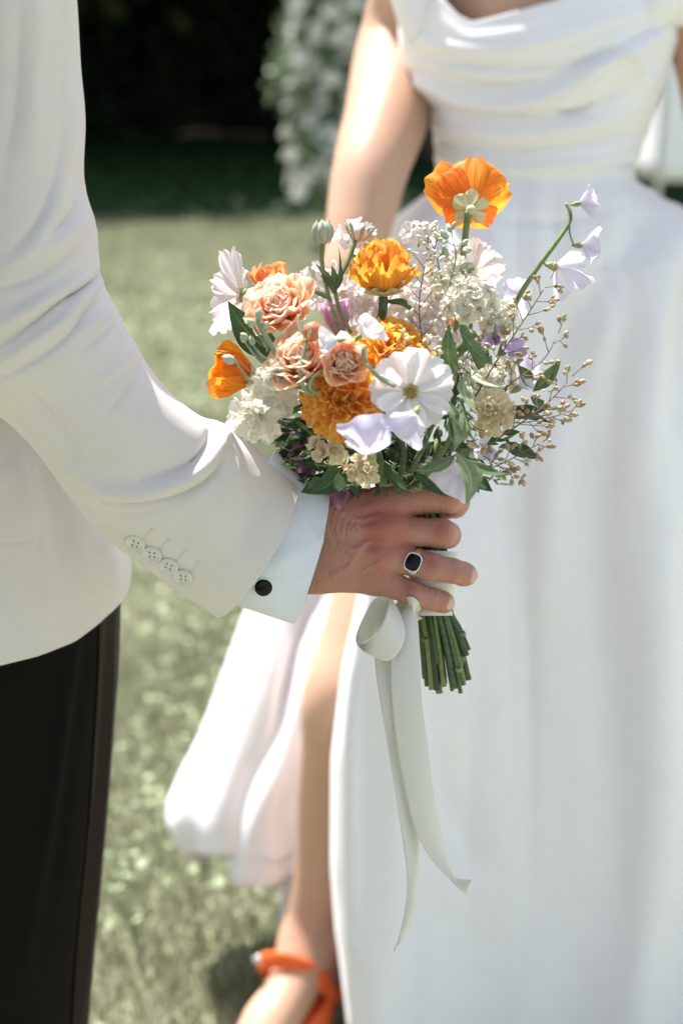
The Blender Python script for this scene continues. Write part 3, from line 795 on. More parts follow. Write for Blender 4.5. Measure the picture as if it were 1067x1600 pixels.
T = np.gradient(sp, axis=0); T /= np.linalg.norm(T, axis=1, keepdims=True); B = np.cross(T, [0, 0, 1]); B /= np.linalg.norm(B, axis=1, keepdims=True)
wd = np.interp(np.linspace(0, 1, 40), [0, .12, .35, .65, .85, 1], [.022, .03, .03, .046, .036, .004]); f_ = np.linspace(0, 2 * PI, 16, endpoint=False)
g = sp[:, None] + B[:, None] * (wd[:, None] * np.cos(f_))[..., None] + np.array([0, 0, 1]) * (.005 * np.sin(f_))[None, :, None]
link('sole', mesh_of('sole', g.reshape(-1, 3), grid_faces(40, 16, True)), M_orange, parent=shoe)
v, f = tube([A(399, 1500, 1.628), A(408, 1497, 1.624)], .006, .006, 10); link('buckle', mesh_of('buckle', v, f), M_silver, parent=shoe)

# ================================================================== THE GROOM
groom = empty('person', (-.35, 1.0, 0), 'person in an ivory jacket and black trousers holding the bouquet out with one hand', 'person')
# ---- jacket torso
NR, NC = 300, 420
t = np.linspace(0, 1, NR) ** .9; ph = np.linspace(0, 2 * PI, NC, endpoint=False)
hem = [(-700, 1090), (-400, 1090), (-100, 1062), (0, 1038), (60, 1023), (115, 1001), (150, 975), (175, 952), (190, 934), (199, 915), (204, 890), (230, 870)]
pxb = -250 + 454 * np.cos(ph)
hy = tab(pxb, hem)
hy = np.concatenate([hy] * 3); hy = smooth1(hy, 3)[NC:2 * NC]
py = -260 + (hy[None] + 260) * t[:, None]
xr = tab(py, [(-260, 60), (-100, 95), (0, 108), (100, 116), (300, 118), (500, 130), (640, 150), (760, 178), (850, 199), (890, 204), (1100, 206)])
c = np.cos(ph)[None]; s = (np.sign(np.sin(ph)) * np.abs(np.sin(ph)) ** .85)[None]
px = -250 + (xr + 250) * c
G = at(px, py, 1.06 - tab(py, [(-260, .08), (0, .12), (500, .135), (900, .145), (1100, .15)]) * s)
G = paint(G, [([(43, 690), (52, 780), (60, 850), (66, 1020)], 2.2, -.0012), ([(0, 720), (30, 760), (50, 850)], 30, .006), ([(120, 850), (150, 900), (190, 925)], 22, .004),
              ([(30, 640), (80, 760), (100, 900)], 26, -.006), ([(-30, 852), (20, 846), (58, 838)], 1.8, -.0010), ([(150, 840), (170, 880), (165, 930)], 16, .005)])
G += grid_normals(G, True) * (sn(G, 22, 15)[..., None] * .002)
jk = link('jacket', mesh_of('jacket', G.reshape(-1, 3), grid_faces(NR, NC, True)), M_jacket, parent=groom)
md = jk.modifiers.new('t', 'SOLIDIFY'); md.thickness = .003; md.offset = 0

# ---- sleeve
secs = [(95, -260, -120, -230, .86, .062), (112, -120, -118, -110, .855, .066), (117, 0, -112, 0, .86, .067), (124, 100, -108, 110, .87, .067), (131, 190, -104, 220, .875, .066),
        (129, 285, -100, 330, .88, .064), (148, 362, -96, 430, .885, .062), (153, 430, -90, 540, .89, .060), (184, 492, -55, 618, .895, .057),
        (216, 550, 10, 655, .905, .054), (252, 602, 62, 706, .913, .051), (300, 646, 106, 768, .922, .048), (344, 668, 150, 822, .932, .046), (388, 696, 205, 868, .942, .044),
        (424, 724, 268, 914, .952, .043), (461, 757, 340, 962, .962, .043)]
NR, NC = 340, 280
G = loft_img(secs, NR, NC, .9)
px, py, d = project(G)
S = catmull(secs, NR); ph = np.linspace(0, 2 * PI, NC, endpoint=False)
tt = np.clip((np.linspace(0, 1, NR) - .8) / .2, 0, 1)[:, None] ** 1.5
bul = tt * (1 - np.cos(ph)[None] ** 2) ** .5
G = C(px + 24 * bul, py + 10 * bul, d)
G = paint(G, [
    ([(336, 662), (346, 690), (318, 728), (270, 756), (215, 768), (160, 762), (120, 735)], 13, .0070),
    ([(353, 694), (330, 740), (280, 772), (215, 786), (160, 780)], 7, -.0048),
    ([(325, 668), (320, 698), (284, 732), (225, 745)], 7, -.0038),
    # elbow: long creases fanning out from the inner bend
    ([(153, 428), (128, 450), (94, 470), (50, 506), (-10, 546)], 6, -.0042), ([(150, 412), (112, 442), (70, 470), (10, 505), (-20, 522)], 12, .0042),
    ([(155, 440), (126, 468), (98, 502), (60, 530), (-10, 575)], 9, .0036), ([(156, 450), (134, 485), (108, 524), (60, 560), (0, 590)], 5, -.0026),
    ([(140, 362), (104, 400), (60, 430), (0, 452)], 7, -.0024), ([(136, 340), (100, 372), (50, 400)], 12, .0028),
    ([(176, 480), (150, 505), (118, 520)], 6, .0026), ([(186, 498), (160, 525), (128, 548)], 4, -.0018), ([(205, 530), (190, 565), (160, 595)], 9, .0024), ([(222, 560), (205, 600), (170, 640)], 6, -.0018),
    ([(0, 600), (50, 640), (90, 700), (125, 748)], 12, .0030), ([(20, 590), (80, 645), (120, 705)], 8, -.0022),
    ([(112, 160), (104, 230), (88, 320), (52, 385), (10, 420)], 10, .0030), ([(98, 190), (86, 270), (62, 340), (20, 390)], 6, -.0022), ([(64, -40), (54, 100), (52, 250)], 16, .0026), ([(30, 0), (26, 150), (0, 300)], 14, -.0026),
    ([(128, 290), (104, 340), (70, 365)], 5, -.0020), ([(300, 720), (330, 800), (340, 880)], 34, .0020), ([(90, -20), (92, 80), (100, 200)], 9, -.0016),
    ([(150, 790), (200, 800), (260, 790), (320, 760)], 7, -.0016), ([(130, 762), (160, 785), (220, 796)], 5, .0014), ([(345, 705), (372, 745), (380, 800)], 9, .0014),
    ([(240, 800), (290, 840), (330, 900)], 24, -.002), ([(400, 740), (395, 800), (360, 870)], 26, -.002)])
G += grid_normals(G, True) * (sn(G, 40, 25)[..., None] * .0008 + sn(G, 110, 26)[..., None] * .0003)
SG = G
slv = link('sleeve', mesh_of('sleeve', G.reshape(-1, 3), grid_faces(NR, NC, True)), M_jacket, parent=jk)
md = slv.modifiers.new('t', 'SOLIDIFY'); md.thickness = .0028; md.offset = 0

# ---- four sleeve buttons and their buttonholes
def button_mesh():
    prof = [(0, .0009), (.0038, .0009), (.0046, .0014), (.0056, .0021), (.0064, .0019), (.0067, .0010), (.0064, 0)]
    n = 32; v = [(0, 0, .0009)]; f = []
    for r_, z in prof[1:]:
        v += [(r_ * math.cos(2 * PI * k / n), r_ * math.sin(2 * PI * k / n), z) for k in range(n)]
    for k in range(n): f.append((0, 1 + k, 1 + (k + 1) % n))
    for i in range(len(prof) - 2):
        for k in range(n):
            a_ = 1 + i * n + k; b_ = 1 + i * n + (k + 1) % n; f.append((a_, a_ + n, b_ + n, b_))
    nf = len(f); tris = []
    for sx in (-1, 1):
        for sy in (-1, 1):
            o = len(v); v += [(sx * .0015 + .0007 * math.cos(2 * PI * k / 8), sy * .0015 + .0007 * math.sin(2 * PI * k / 8), .00105) for k in range(8)]
            f.append(tuple(range(o, o + 8)))
    me = mesh_of('button', v, f); me.materials.append(M_pearl); me.materials.append(M_hole)
    for p in me.polygons[nf:]: p.material_index = 1
    return me
bm_ = button_mesh()
v, f = tube([(-.0055, 0, 0), (0, 0, .0001), (.0055, 0, 0)], .0003, .0003, 6); bh = mesh_of('buttonhole', v, f); bh.materials.append(mat_plain('thread', (.60, .57, .49), (.66, .63, .55), 900, .8))
for k, (x, y) in enumerate([(215, 847), (240, 864), (265, 882), (289, 899)]):
    Pp, N = surf_at(SG, x, y)
    N = unit(N + .4 * unit(CAM - Pp))
    m = basis(Pp + N * .0019, N, C(x + 30, y + 21, .9) - C(x, y, .9)) @ Matrix.Rotation(.15 + .3 * (k % 2), 4, 'Z') @ Matrix.Rotation(.06 * (k - 1.5), 4, 'X')
    link('button', bm_, parent=jk, mw=m)
    for dx, dy in ((15, -17), (19, -14)):
        Pp, N = surf_at(SG, x + dx, y + dy)
        link('buttonhole', bh, parent=jk, mw=basis(Pp + N * .0013, N, C(x + 8, y - 13, .9) - C(x, y, .9)))

# ---- shirt cuff with cufflink
secs = [(430, 705, 300, 900, .958, .036), (452, 730, 335, 925, .964, .0365), (470, 745, 368, 942, .969, .0365), (490, 757, 410, 957, .974, .036), (509, 769, 457, 972, .980, .035)]
NR, NC = 90, 200
G = loft_img(secs, NR, NC, .95)
px, py, d = project(G); ph = np.linspace(0, 2 * PI, NC, endpoint=False)
tt = np.linspace(0, 1, NR)[:, None] ** 2
bul = tt * np.abs(np.sin(ph))[None] ** .8
G = C(px + 13 * bul, py + 3 * bul, d)
G = paint(G, [([(420, 880), (450, 870), (500, 850)], 16, .002), ([(430, 930), (460, 930), (490, 900)], 12, -.0015), ([(470, 790), (480, 830), (505, 850)], 10, .0015)])
CG = G
cuff = link('shirt_cuff', mesh_of('shirt_cuff', G.reshape(-1, 3), grid_faces(NR, NC, True), uv=grid_uv(NR, NC, True)), M_shirt, parent=groom)
md = cuff.modifiers.new('t', 'SOLIDIFY'); md.thickness = .0022; md.offset = 0
# the folded-back second layer of the cuff
g2 = C(*[q * 1.0 for q in project(G * 1.0)][:2], project(G)[2])
Pp, N = surf_at(CG, 411, 916); N = unit(N + 1.2 * unit(CAM - Pp))
def lathe(prof, n=36):
    v, f = [], []
    for r_, z in prof: v += [(r_ * math.cos(2 * PI * k / n), r_ * math.sin(2 * PI * k / n), z) for k in range(n)]
    f = [tuple(x) for x in grid_faces(len(prof), n, True)]
    return v, f
v, f = lathe([(.0050, -.002), (.0064, -.001), (.0068, .0008), (.0066, .0021), (.0060, .0025), (.0058, .0018)])
cl = link('cufflink', mesh_of('cufflink', v, f), M_silver, parent=cuff, mw=basis(Pp + N * .0018, N, (1, 0, 0)))
v, f = lathe([(.0059, .0012), (.0057, .0022), (.0045, .0029), (.0025, .0033), (.00001, .0034)])
link('cufflink_stone', mesh_of('cufflink_stone', v, f), M_onyx, parent=cuff, mw=basis(Pp + N * .0018, N, (1, 0, 0)))
# inner shirt sleeve
G = loft_img([(205, 610, 105, 690, .92, .028), (340, 690, 190, 840, .935, .033), (440, 745, 350, 900, .958, .031), (495, 775, 440, 940, .978, .029)], 60, 80)
link('shirt_sleeve', mesh_of('shirt_sleeve', G.reshape(-1, 3), grid_faces(60, 80, True)), M_shirt, parent=groom)

# ---- trousers
NR, NC = 160, 300
pyl = np.linspace(860, 2300, NR); ph = np.linspace(0, 2 * PI, NC, endpoint=False)
xr = smooth1(tab(pyl, [(860, 186), (935, 190), (1050, 186), (1200, 174), (1300, 166), (1450, 152), (1600, 139), (1900, 105), (2300, 60)]), 3)
c = np.cos(ph)[None]; s = (np.sign(np.sin(ph)) * np.abs(np.sin(ph)) ** .9)[None]
xl_ = np.interp(pyl, [860, 1300, 2300], [-560, -420, -330]); mid = (xr + xl_) / 2; hw = (xr - xl_) / 2
px = mid[:, None] + hw[:, None] * c
G = at(px, pyl[:, None] + 0 * px, 1.08 - .115 * s)
G = paint(G, [([(120, 1000), (100, 1130), (75, 1300), (40, 1500)], 12, .005), ([(135, 1000), (120, 1130), (96, 1300), (66, 1500)], 9, -.003), ([(95, 1000), (97, 1080), (92, 1160)], 6, .002),
              ([(178, 960), (172, 1100), (158, 1280), (136, 1500), (128, 1600)], 5, .003), ([(166, 960), (160, 1100), (146, 1280), (120, 1500), (112, 1620)], 6, -.0025)])
G[..., 2] = np.maximum(G[..., 2], .03)
link('trousers', mesh_of('trousers', G.reshape(-1, 3), grid_faces(NR, NC, True)), M_trouser, parent=groom)
Nt = grid_normals(G, True); Nt = Nt * np.sign(((CAM - G) * Nt).sum(-1))[..., None]
cols = np.where((np.cos(ph) > .90) & (np.cos(ph) < .965) & (np.sin(ph) > 0))[0]
st_ = G[:, cols] + Nt[:, cols] * .0012
M_braid = mat_plain('satin_braid', (.012, .0065, .005), (.02, .011, .009), 600, .5, spec=.12)
o = link('satin_stripe', mesh_of('satin_stripe', st_.reshape(-1, 3), grid_faces(NR, len(cols))), M_braid, parent=bpy.data.objects['trousers'])
# black shoes on the grass
M_shoe = mat_plain('black_leather', (.01, .01, .01), (.02, .02, .02), 80, .3)
for dx in (-.05, .12):
    cs_ = [(-.56 + dx, 1.20, .05, .045), (-.55 + dx, 1.08, .05, .045), (-.50 + dx, .98, .045, .045), (-.42 + dx, .90, .035, .04), (-.38 + dx, .87, .025, .025)]
    P_ = catmull(cs_, 30); f_ = np.linspace(0, 2 * PI, 20, endpoint=False)
    g = P_[:, None, :3] + np.stack([np.cos(f_) * .6, np.cos(f_) * -.5, np.sin(f_) * .8], -1)[None] * P_[:, 3][:, None, None]
    g[..., 2] = np.maximum(g[..., 2], .004)
    v = g.reshape(-1, 3); fs = [tuple(x) for x in grid_faces(30, 20, True)] + [tuple(range(20))[::-1], tuple(29 * 20 + np.arange(20))]
    link('shoe', mesh_of('groom_shoe', v, fs), M_shoe, parent=groom)

# ---- the hand
MM = .001
lo = np.minimum(C(395, 985, .93), C(395, 725, 1.07)); hi = np.maximum(C(755, 725, .93), C(755, 985, 1.07))
pts8 = np.array([C(a_, b_, c_) for a_ in (395, 752) for b_ in (728, 980) for c_ in (.935, 1.055)])
hb_ = Body(pts8.min(0), pts8.max(0), .00095)
c3 = lambda x, y, d: C(x, y, d)
# wrist, forearm, palm
hb_.cap(c3(380, 790, .975), c3(505, 815, .985), .021, .0185, .004)
hb_.cap(c3(360, 850, .975), c3(492, 880, .987), .021, .0185, .014)
MC = [((500, 805, .983), 18, (600, 788, .974), 11.4), ((503, 830, .980), 17, (603, 826, .9685), 11.3), ((498, 862, .982), 17, (598, 866, .9700), 11.0), ((490, 888, .985), 16.5, (583, 902, .977), 11.3)]
for a_, ra, b_, rb in MC:
    hb_.cap(c3(*a_), c3(*b_), ra * MM, rb * MM, .010)
hb_.cap(c3(520, 850, 1.0), c3(590, 845, .992), .016, .013, .010)
# tendons and knuckles on the back
for a_, b_ in (((525, 805, .967), (598, 789, .9632)), ((528, 830, .9640), (602, 826, .9578)), ((522, 862, .9665), (598, 866, .9600))):
    hb_.cap(c3(*a_), c3(*b_), .0016, .0020, .0045)
for a_, r_ in (((603, 790, .9680), 7.0), ((606, 826, .9625), 7.2), ((600, 866, .9640), 6.8), ((588, 903, .9715), 6.6)):
    hb_.cap(c3(*a_), c3(a_[0] + 4, a_[1], a_[2]), r_ * MM, r_ * MM, .009)
fingers = [
    [((600, 788, .974), 11.2), ((645, 782, .9725), 10.1), ((697, 778, .9720), 10.2), ((713, 785, .984), 8.9), ((711, 791, 1.004), 8.2), ((700, 795, 1.014), 7.4)],
    [((603, 826, .9690), 11.0), ((648, 831, .9675), 9.7), ((690, 833, .9660), 9.9), ((699, 836, .975), 9.0), ((700, 838, .998), 8.2), ((690, 840, 1.008), 7.4)],
    [((598, 866, .9705), 10.6), ((640, 877, .9680), 9.3), ((674, 886, .9625), 9.2), ((707, 892, .9640), 8.3), ((724, 897, .9685), 8.1), ((729, 898, .9700), 7.3)],
    [((583, 902, .977), 10.4), ((614, 914, .9720), 8.8), ((642, 927, .9680), 8.5), ((674, 936, .9710), 7.5), ((690, 940, .9745), 7.4), ((695, 942, .9755), 6.8)]]
palm = hb_.f.copy()
res = palm
for ch in fingers:
    hb_.f = np.full(hb_.n, 9.0, np.float32)
    hb_.chain([(c3(*p), r_ * MM) for p, r_ in ch], .0022)
    fi = hb_.f.copy()
    hb_.f = palm.copy(); hb_.blend(fi, .007); res = np.minimum(res, hb_.f)
hb_.f = np.full(hb_.n, 9.0, np.float32)
hb_.chain([(c3(530, 800, 1.0), .015), (c3(575, 790, 1.018), .0125), (c3(625, 800, 1.030), .0108), (c3(660, 812, 1.028), .0095), (c3(680, 818, 1.020), .0085)], .004)
fi = hb_.f.copy(); hb_.f = palm.copy(); hb_.blend(fi, .009); hb_.f = np.minimum(res, hb_.f)
P, Q = hb_.mesh()
px, py, d = project(P)
# vertex normals for skin relief
fn = np.cross(P[Q[:, 2]] - P[Q[:, 0]], P[Q[:, 3]] - P[Q[:, 1]])
VN = np.zeros_like(P)
for k in range(4):
    for a_ in range(3): VN[:, a_] += np.bincount(Q[:, k], fn[:, a_], len(P))
VN /= np.linalg.norm(VN, axis=1, keepdims=True) + 1e-12
front = np.clip((VN * unit(CAM - P.mean(0))).sum(1) * 2, 0, 1)
if (((P - P.mean(0)) * VN).sum(1).mean()) < 0: front = np.clip((-VN * unit(CAM - P.mean(0))).sum(1) * 2, 0, 1); VN = -VN
H = np.zeros(len(P))
def crease(x, y, ang, ln, wd, dep):
    ca, sa = math.cos(ang), math.sin(ang)
    u = (px - x) * ca + (py - y) * sa; v_ = -(px - x) * sa + (py - y) * ca + .012 * u * u
    return -dep * np.exp(-(v_ / wd) ** 2) * np.exp(-(u / ln) ** 4)
for (x, y, an, ln) in [(697, 776, 1.45, 15), (688, 833, 1.57, 15), (674, 886, 1.75, 14), (641, 926, 1.85, 12)]:
    for o_, dp in ((-7, .00030), (-3.5, .00050), (0, .00060), (3.5, .00050), (7, .00030)):
        H += crease(x + o_ + 1.2 * math.sin(o_ * 2), y, an, ln, 1.3, dp)
    H += .0007 * np.exp(-((px - x) ** 2 + (py - y) ** 2) / 12 ** 2)
for (x, y, an, ln) in [(706, 892, 1.75, 11), (673, 936, 1.85, 10)]:
    for o_ in (-2.2, 2.2): H += crease(x + o_, y, an, ln, 1.2, .00045)
for k, x in enumerate((515, 522, 530, 539)):
    H += crease(x, 822 + 6 * k, 1.50, 48 - 5 * k, 1.8, .00060)
# veins
for poly in ([(520, 900), (545, 885), (565, 893), (590, 880), (612, 890)], [(530, 850), (555, 858), (575, 846), (600, 848)], [(545, 885), (560, 862), (575, 846)], [(535, 800), (560, 812), (590, 806)], [(590, 880), (604, 898)]):
    q = catmull(poly, 16); best = np.full(len(P), 1e9)
    for k in range(15):
        ab = q[k + 1] - q[k]; tt_ = np.clip(((px - q[k, 0]) * ab[0] + (py - q[k, 1]) * ab[1]) / (ab @ ab), 0, 1)
        best = np.minimum(best, (px - q[k, 0] - tt_ * ab[0]) ** 2 + (py - q[k, 1] - tt_ * ab[1]) ** 2)
    H += .00085 * np.exp(-best / 4.4 ** 2)
H += sn(P, 900, 8) * .00010 + sn(P, 300, 9) * .00018
P = P + VN * (H * front)[:, None]
red = np.full(len(P), .08)
for x, y, r_, a_ in [(598, 800, 36, .36), (600, 832, 30, .45), (703, 768, 16, .85), (690, 830, 15, .8), (676, 882, 12, .65), (640, 922, 12, .55), (598, 866, 20, .4), (600, 832, 26, .3), (720, 893, 10, .35), (700, 905, 14, .2),
                     (590, 905, 22, .22), (690, 943, 10, .3), (560, 770, 40, .1), (520, 900, 30, .10), (716, 830, 14, -.15), (655, 806, 16, .2), (620, 850, 14, .3)]:
    red += a_ * np.exp(-((px - x) ** 2 + (py - y) ** 2) / r_ ** 2)
hand = link('body', mesh_of('groom_body', P, Q, attrs={'red': red * 1.0}), M_skinM, parent=groom)

# fingernails
for (x, y, d_, r_), (ux, uy), ln, wd_ in [((725, 897, .9690, 8.15), (.97, .22), 9.5, 5.2), ((691, 940.5, .9747, 7.45), (.97, .2), 8.5, 4.6)]:
    ax_ = unit(C(x + 10 * ux, y + 10 * uy, d_ + .0018) - C(x, y, d_)); base = C(x, y, d_)
    zc = unit(CAM - base); zc = unit(zc - ax_ * (zc @ ax_) + .0); side = np.cross(zc, ax_)
    u, v_ = np.meshgrid(np.linspace(-1, 1, 13), np.linspace(-1, 1, 15), indexing='xy')
    rad = (r_ + .25) * MM
    el = np.sqrt(np.clip(1 - np.abs(v_) ** 4, 0, 1)) * .92 + .08
    an = u * el * (wd_ / r_)
    g = base + ax_ * (v_ * ln / 2 * MM + .0022)[..., None] + (rad * np.cos(an) - .0012 * np.clip(v_, 0, 1) ** 2 - .0005 * (np.abs(u) ** 4) - .0006 * np.clip(-v_, 0, 1) ** 4)[..., None] * zc + (rad * np.sin(an))[..., None] * side
    o = link('fingernail', mesh_of('fingernail', g.reshape(-1, 3), grid_faces(15, 13)), M_nail, parent=hand)

# signet ring
ra = unit(c3(674, 886, .9625) - c3(640, 877, .9680)); rc = c3(652, 880.5, .9662)
zc = unit(CAM - rc); zc = unit(zc - ra * (zc @ ra)); sd = np.cross(zc, ra)
an = np.linspace(0, 2 * PI, 72, endpoint=False); cf = np.linspace(0, 2 * PI, 12, endpoint=False)
hw = (.0019 + .0024 * np.clip(np.cos(an), 0, 1) ** 2); g = np.zeros((72, 12, 3))
for i, a_ in enumerate(an):
    dr = zc * math.cos(a_) + sd * math.sin(a_)
    g[i] = rc + dr * .0101 + dr * (.0008 * np.sin(cf))[:, None] + ra * (hw[i] * np.cos(cf))[:, None]
f = [tuple(x) for x in grid_faces(72, 12, True)] + [(71 * 12 + j, 71 * 12 + (j + 1) % 12, (j + 1) % 12, j) for j in range(12)]
ring = link('ring', mesh_of('ring_band', g.reshape(-1, 3), f), M_silver, parent=groom)
def cushion(rx, ry, prof, n=48, ex=2.9):
    v = []
    for k_, z in prof:
        for j in range(n):
            a_ = 2 * PI * j / n; c_, s_ = math.cos(a_), math.sin(a_); q = (abs(c_) ** ex + abs(s_) ** ex) ** (-1 / ex)
            v.append((rx * k_ * q * c_, ry * k_ * q * s_, z))
    return v, [tuple(x) for x in grid_faces(len(prof), n, True)]
zr = unit(zc + .10 * ra + .05 * sd)
mring = basis(rc + zc * .0098, zr, ra) @ Matrix.Rotation(-.12, 4, 'Z')
v, f = cushion(.0058, .0066, [(.72, -.002), (.93, .0002), (1.0, .0016), (.985, .0022), (.92, .0024), (.86, .0022), (.84, .0016)])
link('bezel', mesh_of('bezel', v, f), M_silver, parent=ring, mw=mring)
v, f = cushion(.0050, .0058, [(1.0, .0014), (.99, .0020), (.90, .0024), (.5, .0026), (.001, .0027)])
link('stone', mesh_of('stone', v, f), M_onyx, parent=ring, mw=mring)
# ================================================================== THE BOUQUET
S = .000432      # metres per photo pixel at the bouquet
bq_loc = C(665, 850, .99)
bouquet = empty('bouquet', bq_loc, 'hand-tied bouquet of orange poppies, peach ranunculus and white flowers with a white satin ribbon', 'bouquet')

def cdir(r_, u_, t_): return unit(r_ * R_ + u_ * U_ - t_ * F_)
def frame(px, py, d, axis, roll=0.0, sc=1.0):
    z = Vector(cdir(*axis)); x = Vector(R_) if abs(axis[0]) < .9 * math.hypot(axis[1], axis[2]) + .3 else Vector(U_)
    x = (x - z * x.dot(z)).normalized(); y = z.cross(x)
    m = Matrix((x, y, z)).transposed().to_4x4(); m.translation = V3(C(px, py, d))
    return m @ Matrix.Rotation(roll, 4, 'Z') @ Matrix.Scale(sc, 4)

PROF = dict(
    round=[(0, .22), (.2, .50), (.45, .86), (.7, 1.0), (.88, .93), (1, .62)],
    cosmos=[(0, .14), (.2, .38), (.5, .80), (.8, 1.0), (.93, .95), (1, .72)],
    narrow=[(0, .30), (.3, .8), (.6, 1.0), (.85, .7), (1, .10)],
    fan=[(0, .10), (.25, .42), (.5, .72), (.8, 1.0), (1, .95)],
    tulip=[(0, .45), (.3, .9), (.6, 1.0), (.85, .72), (1, .22)])
def petal_grid(L, W, prof='round', cup=.25, curl=.15, ruf=.04, seed=0, nu=11, nv=13, tipr=.18, pleat=0, teeth=0, back=0):
    r = np.random.default_rng(seed)
    v, u = np.meshgrid(np.linspace(0, 1, nv), np.linspace(-1, 1, nu), indexing='ij')
    w_ = tab(v, PROF[prof]) * W / 2
    lob = 1 + r.uniform(-.06, .06) * u
    y = L * (v * lob - tipr * np.abs(u) ** 2.2 * v ** 3)
    if teeth: y += L * teeth * np.sin(u * r.uniform(7, 10) + r.uniform(0, 6)) * v ** 6
    x = u * w_ * (1 + .04 * r.normal())
    p = r.uniform(0, 6.28, 6); k = r.uniform(2.2, 5.5, 3)
    z = cup * W * u ** 2 * (.35 + .65 * np.sin(PI * v * .85)) + curl * L * v ** 2 - back * L * v ** 5
    z += ruf * L * v ** 1.6 * (np.sin(k[0] * u + p[0] + 2 * v) + .6 * np.sin(k[1] * 1.9 * u + p[1]) * v + .5 * np.sin(6 * v + p[2]) * u)
    if pleat: z += pleat * L * np.sin(u * 17 + p[3] + 2 * v) * v ** .8 * (1 - .3 * v)
    G = np.stack([x, y, z], -1)
    return G, np.stack([u * .5 + .5, v], -1)
_pc = {}
def petal_me(key, n_var, **kw):
    if key not in _pc:
        L = []
        mats = kw.pop('mat')
        for k in range(n_var):
            G, uv = petal_grid(seed=hash_(key) + k, **kw)
            me = mesh_of('petal', G.reshape(-1, 3), grid_faces(G.shape[0], G.shape[1]), uv=uv.reshape(-1, 2)); me.materials.append(mats); L.append(me)
        _pc[key] = L
    return _pc[key]
def hash_(s_): return sum(ord(c_) * (i + 7) for i, c_ in enumerate(s_)) % 9973
def RX(a): return Matrix.Rotation(a, 4, 'X')
def RZ(a): return Matrix.Rotation(a, 4, 'Z')
def local_m(az, tilt, r0=0., z0=0., sc=1., twist=0.):
    return RZ(az) @ Matrix.Translation((0, r0, z0)) @ RX(PI / 2 - tilt) @ Matrix.Rotation(twist, 4, 'Y') @ Matrix.Scale(sc, 4)
def merged(name, items, M, parent, mat):
    vs_, fs_, us_, off = [], [], [], 0
    for me, L in items:
        n_ = len(me.vertices); co_ = np.empty(n_ * 3); me.vertices.foreach_get('co', co_); Ln = np.array(L)
        vs_.append(co_.reshape(-1, 3) @ Ln[:3, :3].T + Ln[:3, 3])
        fa = np.empty(len(me.loops), np.int32); me.loops.foreach_get('vertex_index', fa); fs_.append(fa.reshape(-1, 4) + off)
        ul = np.empty(len(me.loops) * 2); me.uv_layers[0].data.foreach_get('uv', ul); uv = np.zeros((n_, 2)); uv[fa] = ul.reshape(-1, 2); us_.append(uv); off += n_
    return link(name, mesh_of(name, np.vstack(vs_), np.vstack(fs_), uv=np.vstack(us_)), mat, parent=parent, mw=M, kind='stuff')
def put(parent, me, M, az, tilt, r0=0., z0=0., sc=1., twist=0., name='petal', spin=0.):
    """tilt: 0 = upright along the flower's axis, 90 deg = flat open"""
    L = RZ(az) @ Matrix.Translation((0, r0, z0)) @ RX(PI / 2 - tilt) @ Matrix.Rotation(twist, 4, 'Y') @ Matrix.Scale(sc, 4)
    return link(name, me, parent=parent, mw=M @ L)

# ---- materials
ORG = (.86, .20, .012); ORG2 = (.92, .33, .03)
M_poppy = mat_petal('poppy_petal', (.96, .62, .18), (.97, .37, .03), trans=.55, vein=.35, vs=34, tip_pos=.28)
M_poppyY = mat_petal('poppy_petal_golden', (.96, .66, .22), (.98, .50, .07), trans=.55, vein=.2, vs=26, tip_pos=.25)
M_mari = mat_petal('marigold_petal', (.99, .46, .05), (.99, .60, .13), trans=.6, vein=.22, vs=14, tip_pos=.7)
M_ran = mat_petal('ranunculus_petal', (.97, .38, .14), (.99, .62, .38), trans=.58, vein=.10, vs=26, tip_pos=.6, edge=(.99, .80, .64))
M_ranP = mat_petal('ranunculus_petal_pale', (.97, .46, .22), (.99, .68, .46), trans=.58, vein=.10, vs=26, tip_pos=.6, edge=(.99, .80, .64))
M_peach = mat_petal('poppy_petal_peach', (.94, .52, .24), (.95, .44, .17), trans=.5, vein=.2, vs=28)
M_white = mat_petal('cosmos_petal', (.76, .77, .62), (.86, .84, .84), trans=.38, vein=.10, vs=16, tip_pos=.2)
M_blush = mat_petal('blush_petal', (.80, .76, .66), (.86, .78, .77), trans=.42, vein=.12, vs=18)
M_cream = mat_petal('stock_petal', (.70, .70, .48), (.84, .81, .70), trans=.35, vein=.10, vs=12, tip_pos=.35)
M_creamY = mat_petal('carnation_petal', (.72, .62, .36), (.84, .74, .53), trans=.35, vein=.15, vs=14, tip_pos=.6)
M_lilac = mat_petal('sweet_pea_petal', (.80, .79, .82), (.76, .73, .89), trans=.42, vein=.10, vs=20, tip_pos=.7)
M_lilacW = mat_petal('sweet_pea_petal_white', (.82, .84, .80), (.82, .82, .88), trans=.4, vein=.08, vs=20)
M_pink = mat_petal('tulip_petal', (.60, .40, .58), (.76, .38, .62), trans=.4, vein=.15, vs=14, edge=(.82, .60, .76))
M_dpink = mat_petal('pink_petal', (.46, .24, .36), (.58, .30, .42), trans=.35, vein=.15, vs=14)
M_purple = mat_petal('purple_petal', (.42, .32, .55), (.50, .38, .64), trans=.35, vein=.15, vs=14)
M_stem = mat_plain('stem_green', (.10, .15, .045), (.19, .24, .09), 260, .45, varied=.25)
M_stemD = mat_plain('stem_dark', (.035, .065, .022), (.10, .14, .05), 300, .4, varied=.4, spec=.5)
M_stemP = mat_plain('stem_silver_green', (.20, .25, .14), (.30, .34, .21), 260, .6, varied=.1)
M_stemB = mat_plain('twig', (.12, .07, .03), (.24, .15, .07), 400, .6)
M_bud = mat_plain('seed_bud', (.30, .17, .08), (.58, .42, .26), 700, .45, varied=.22, trans=.1)
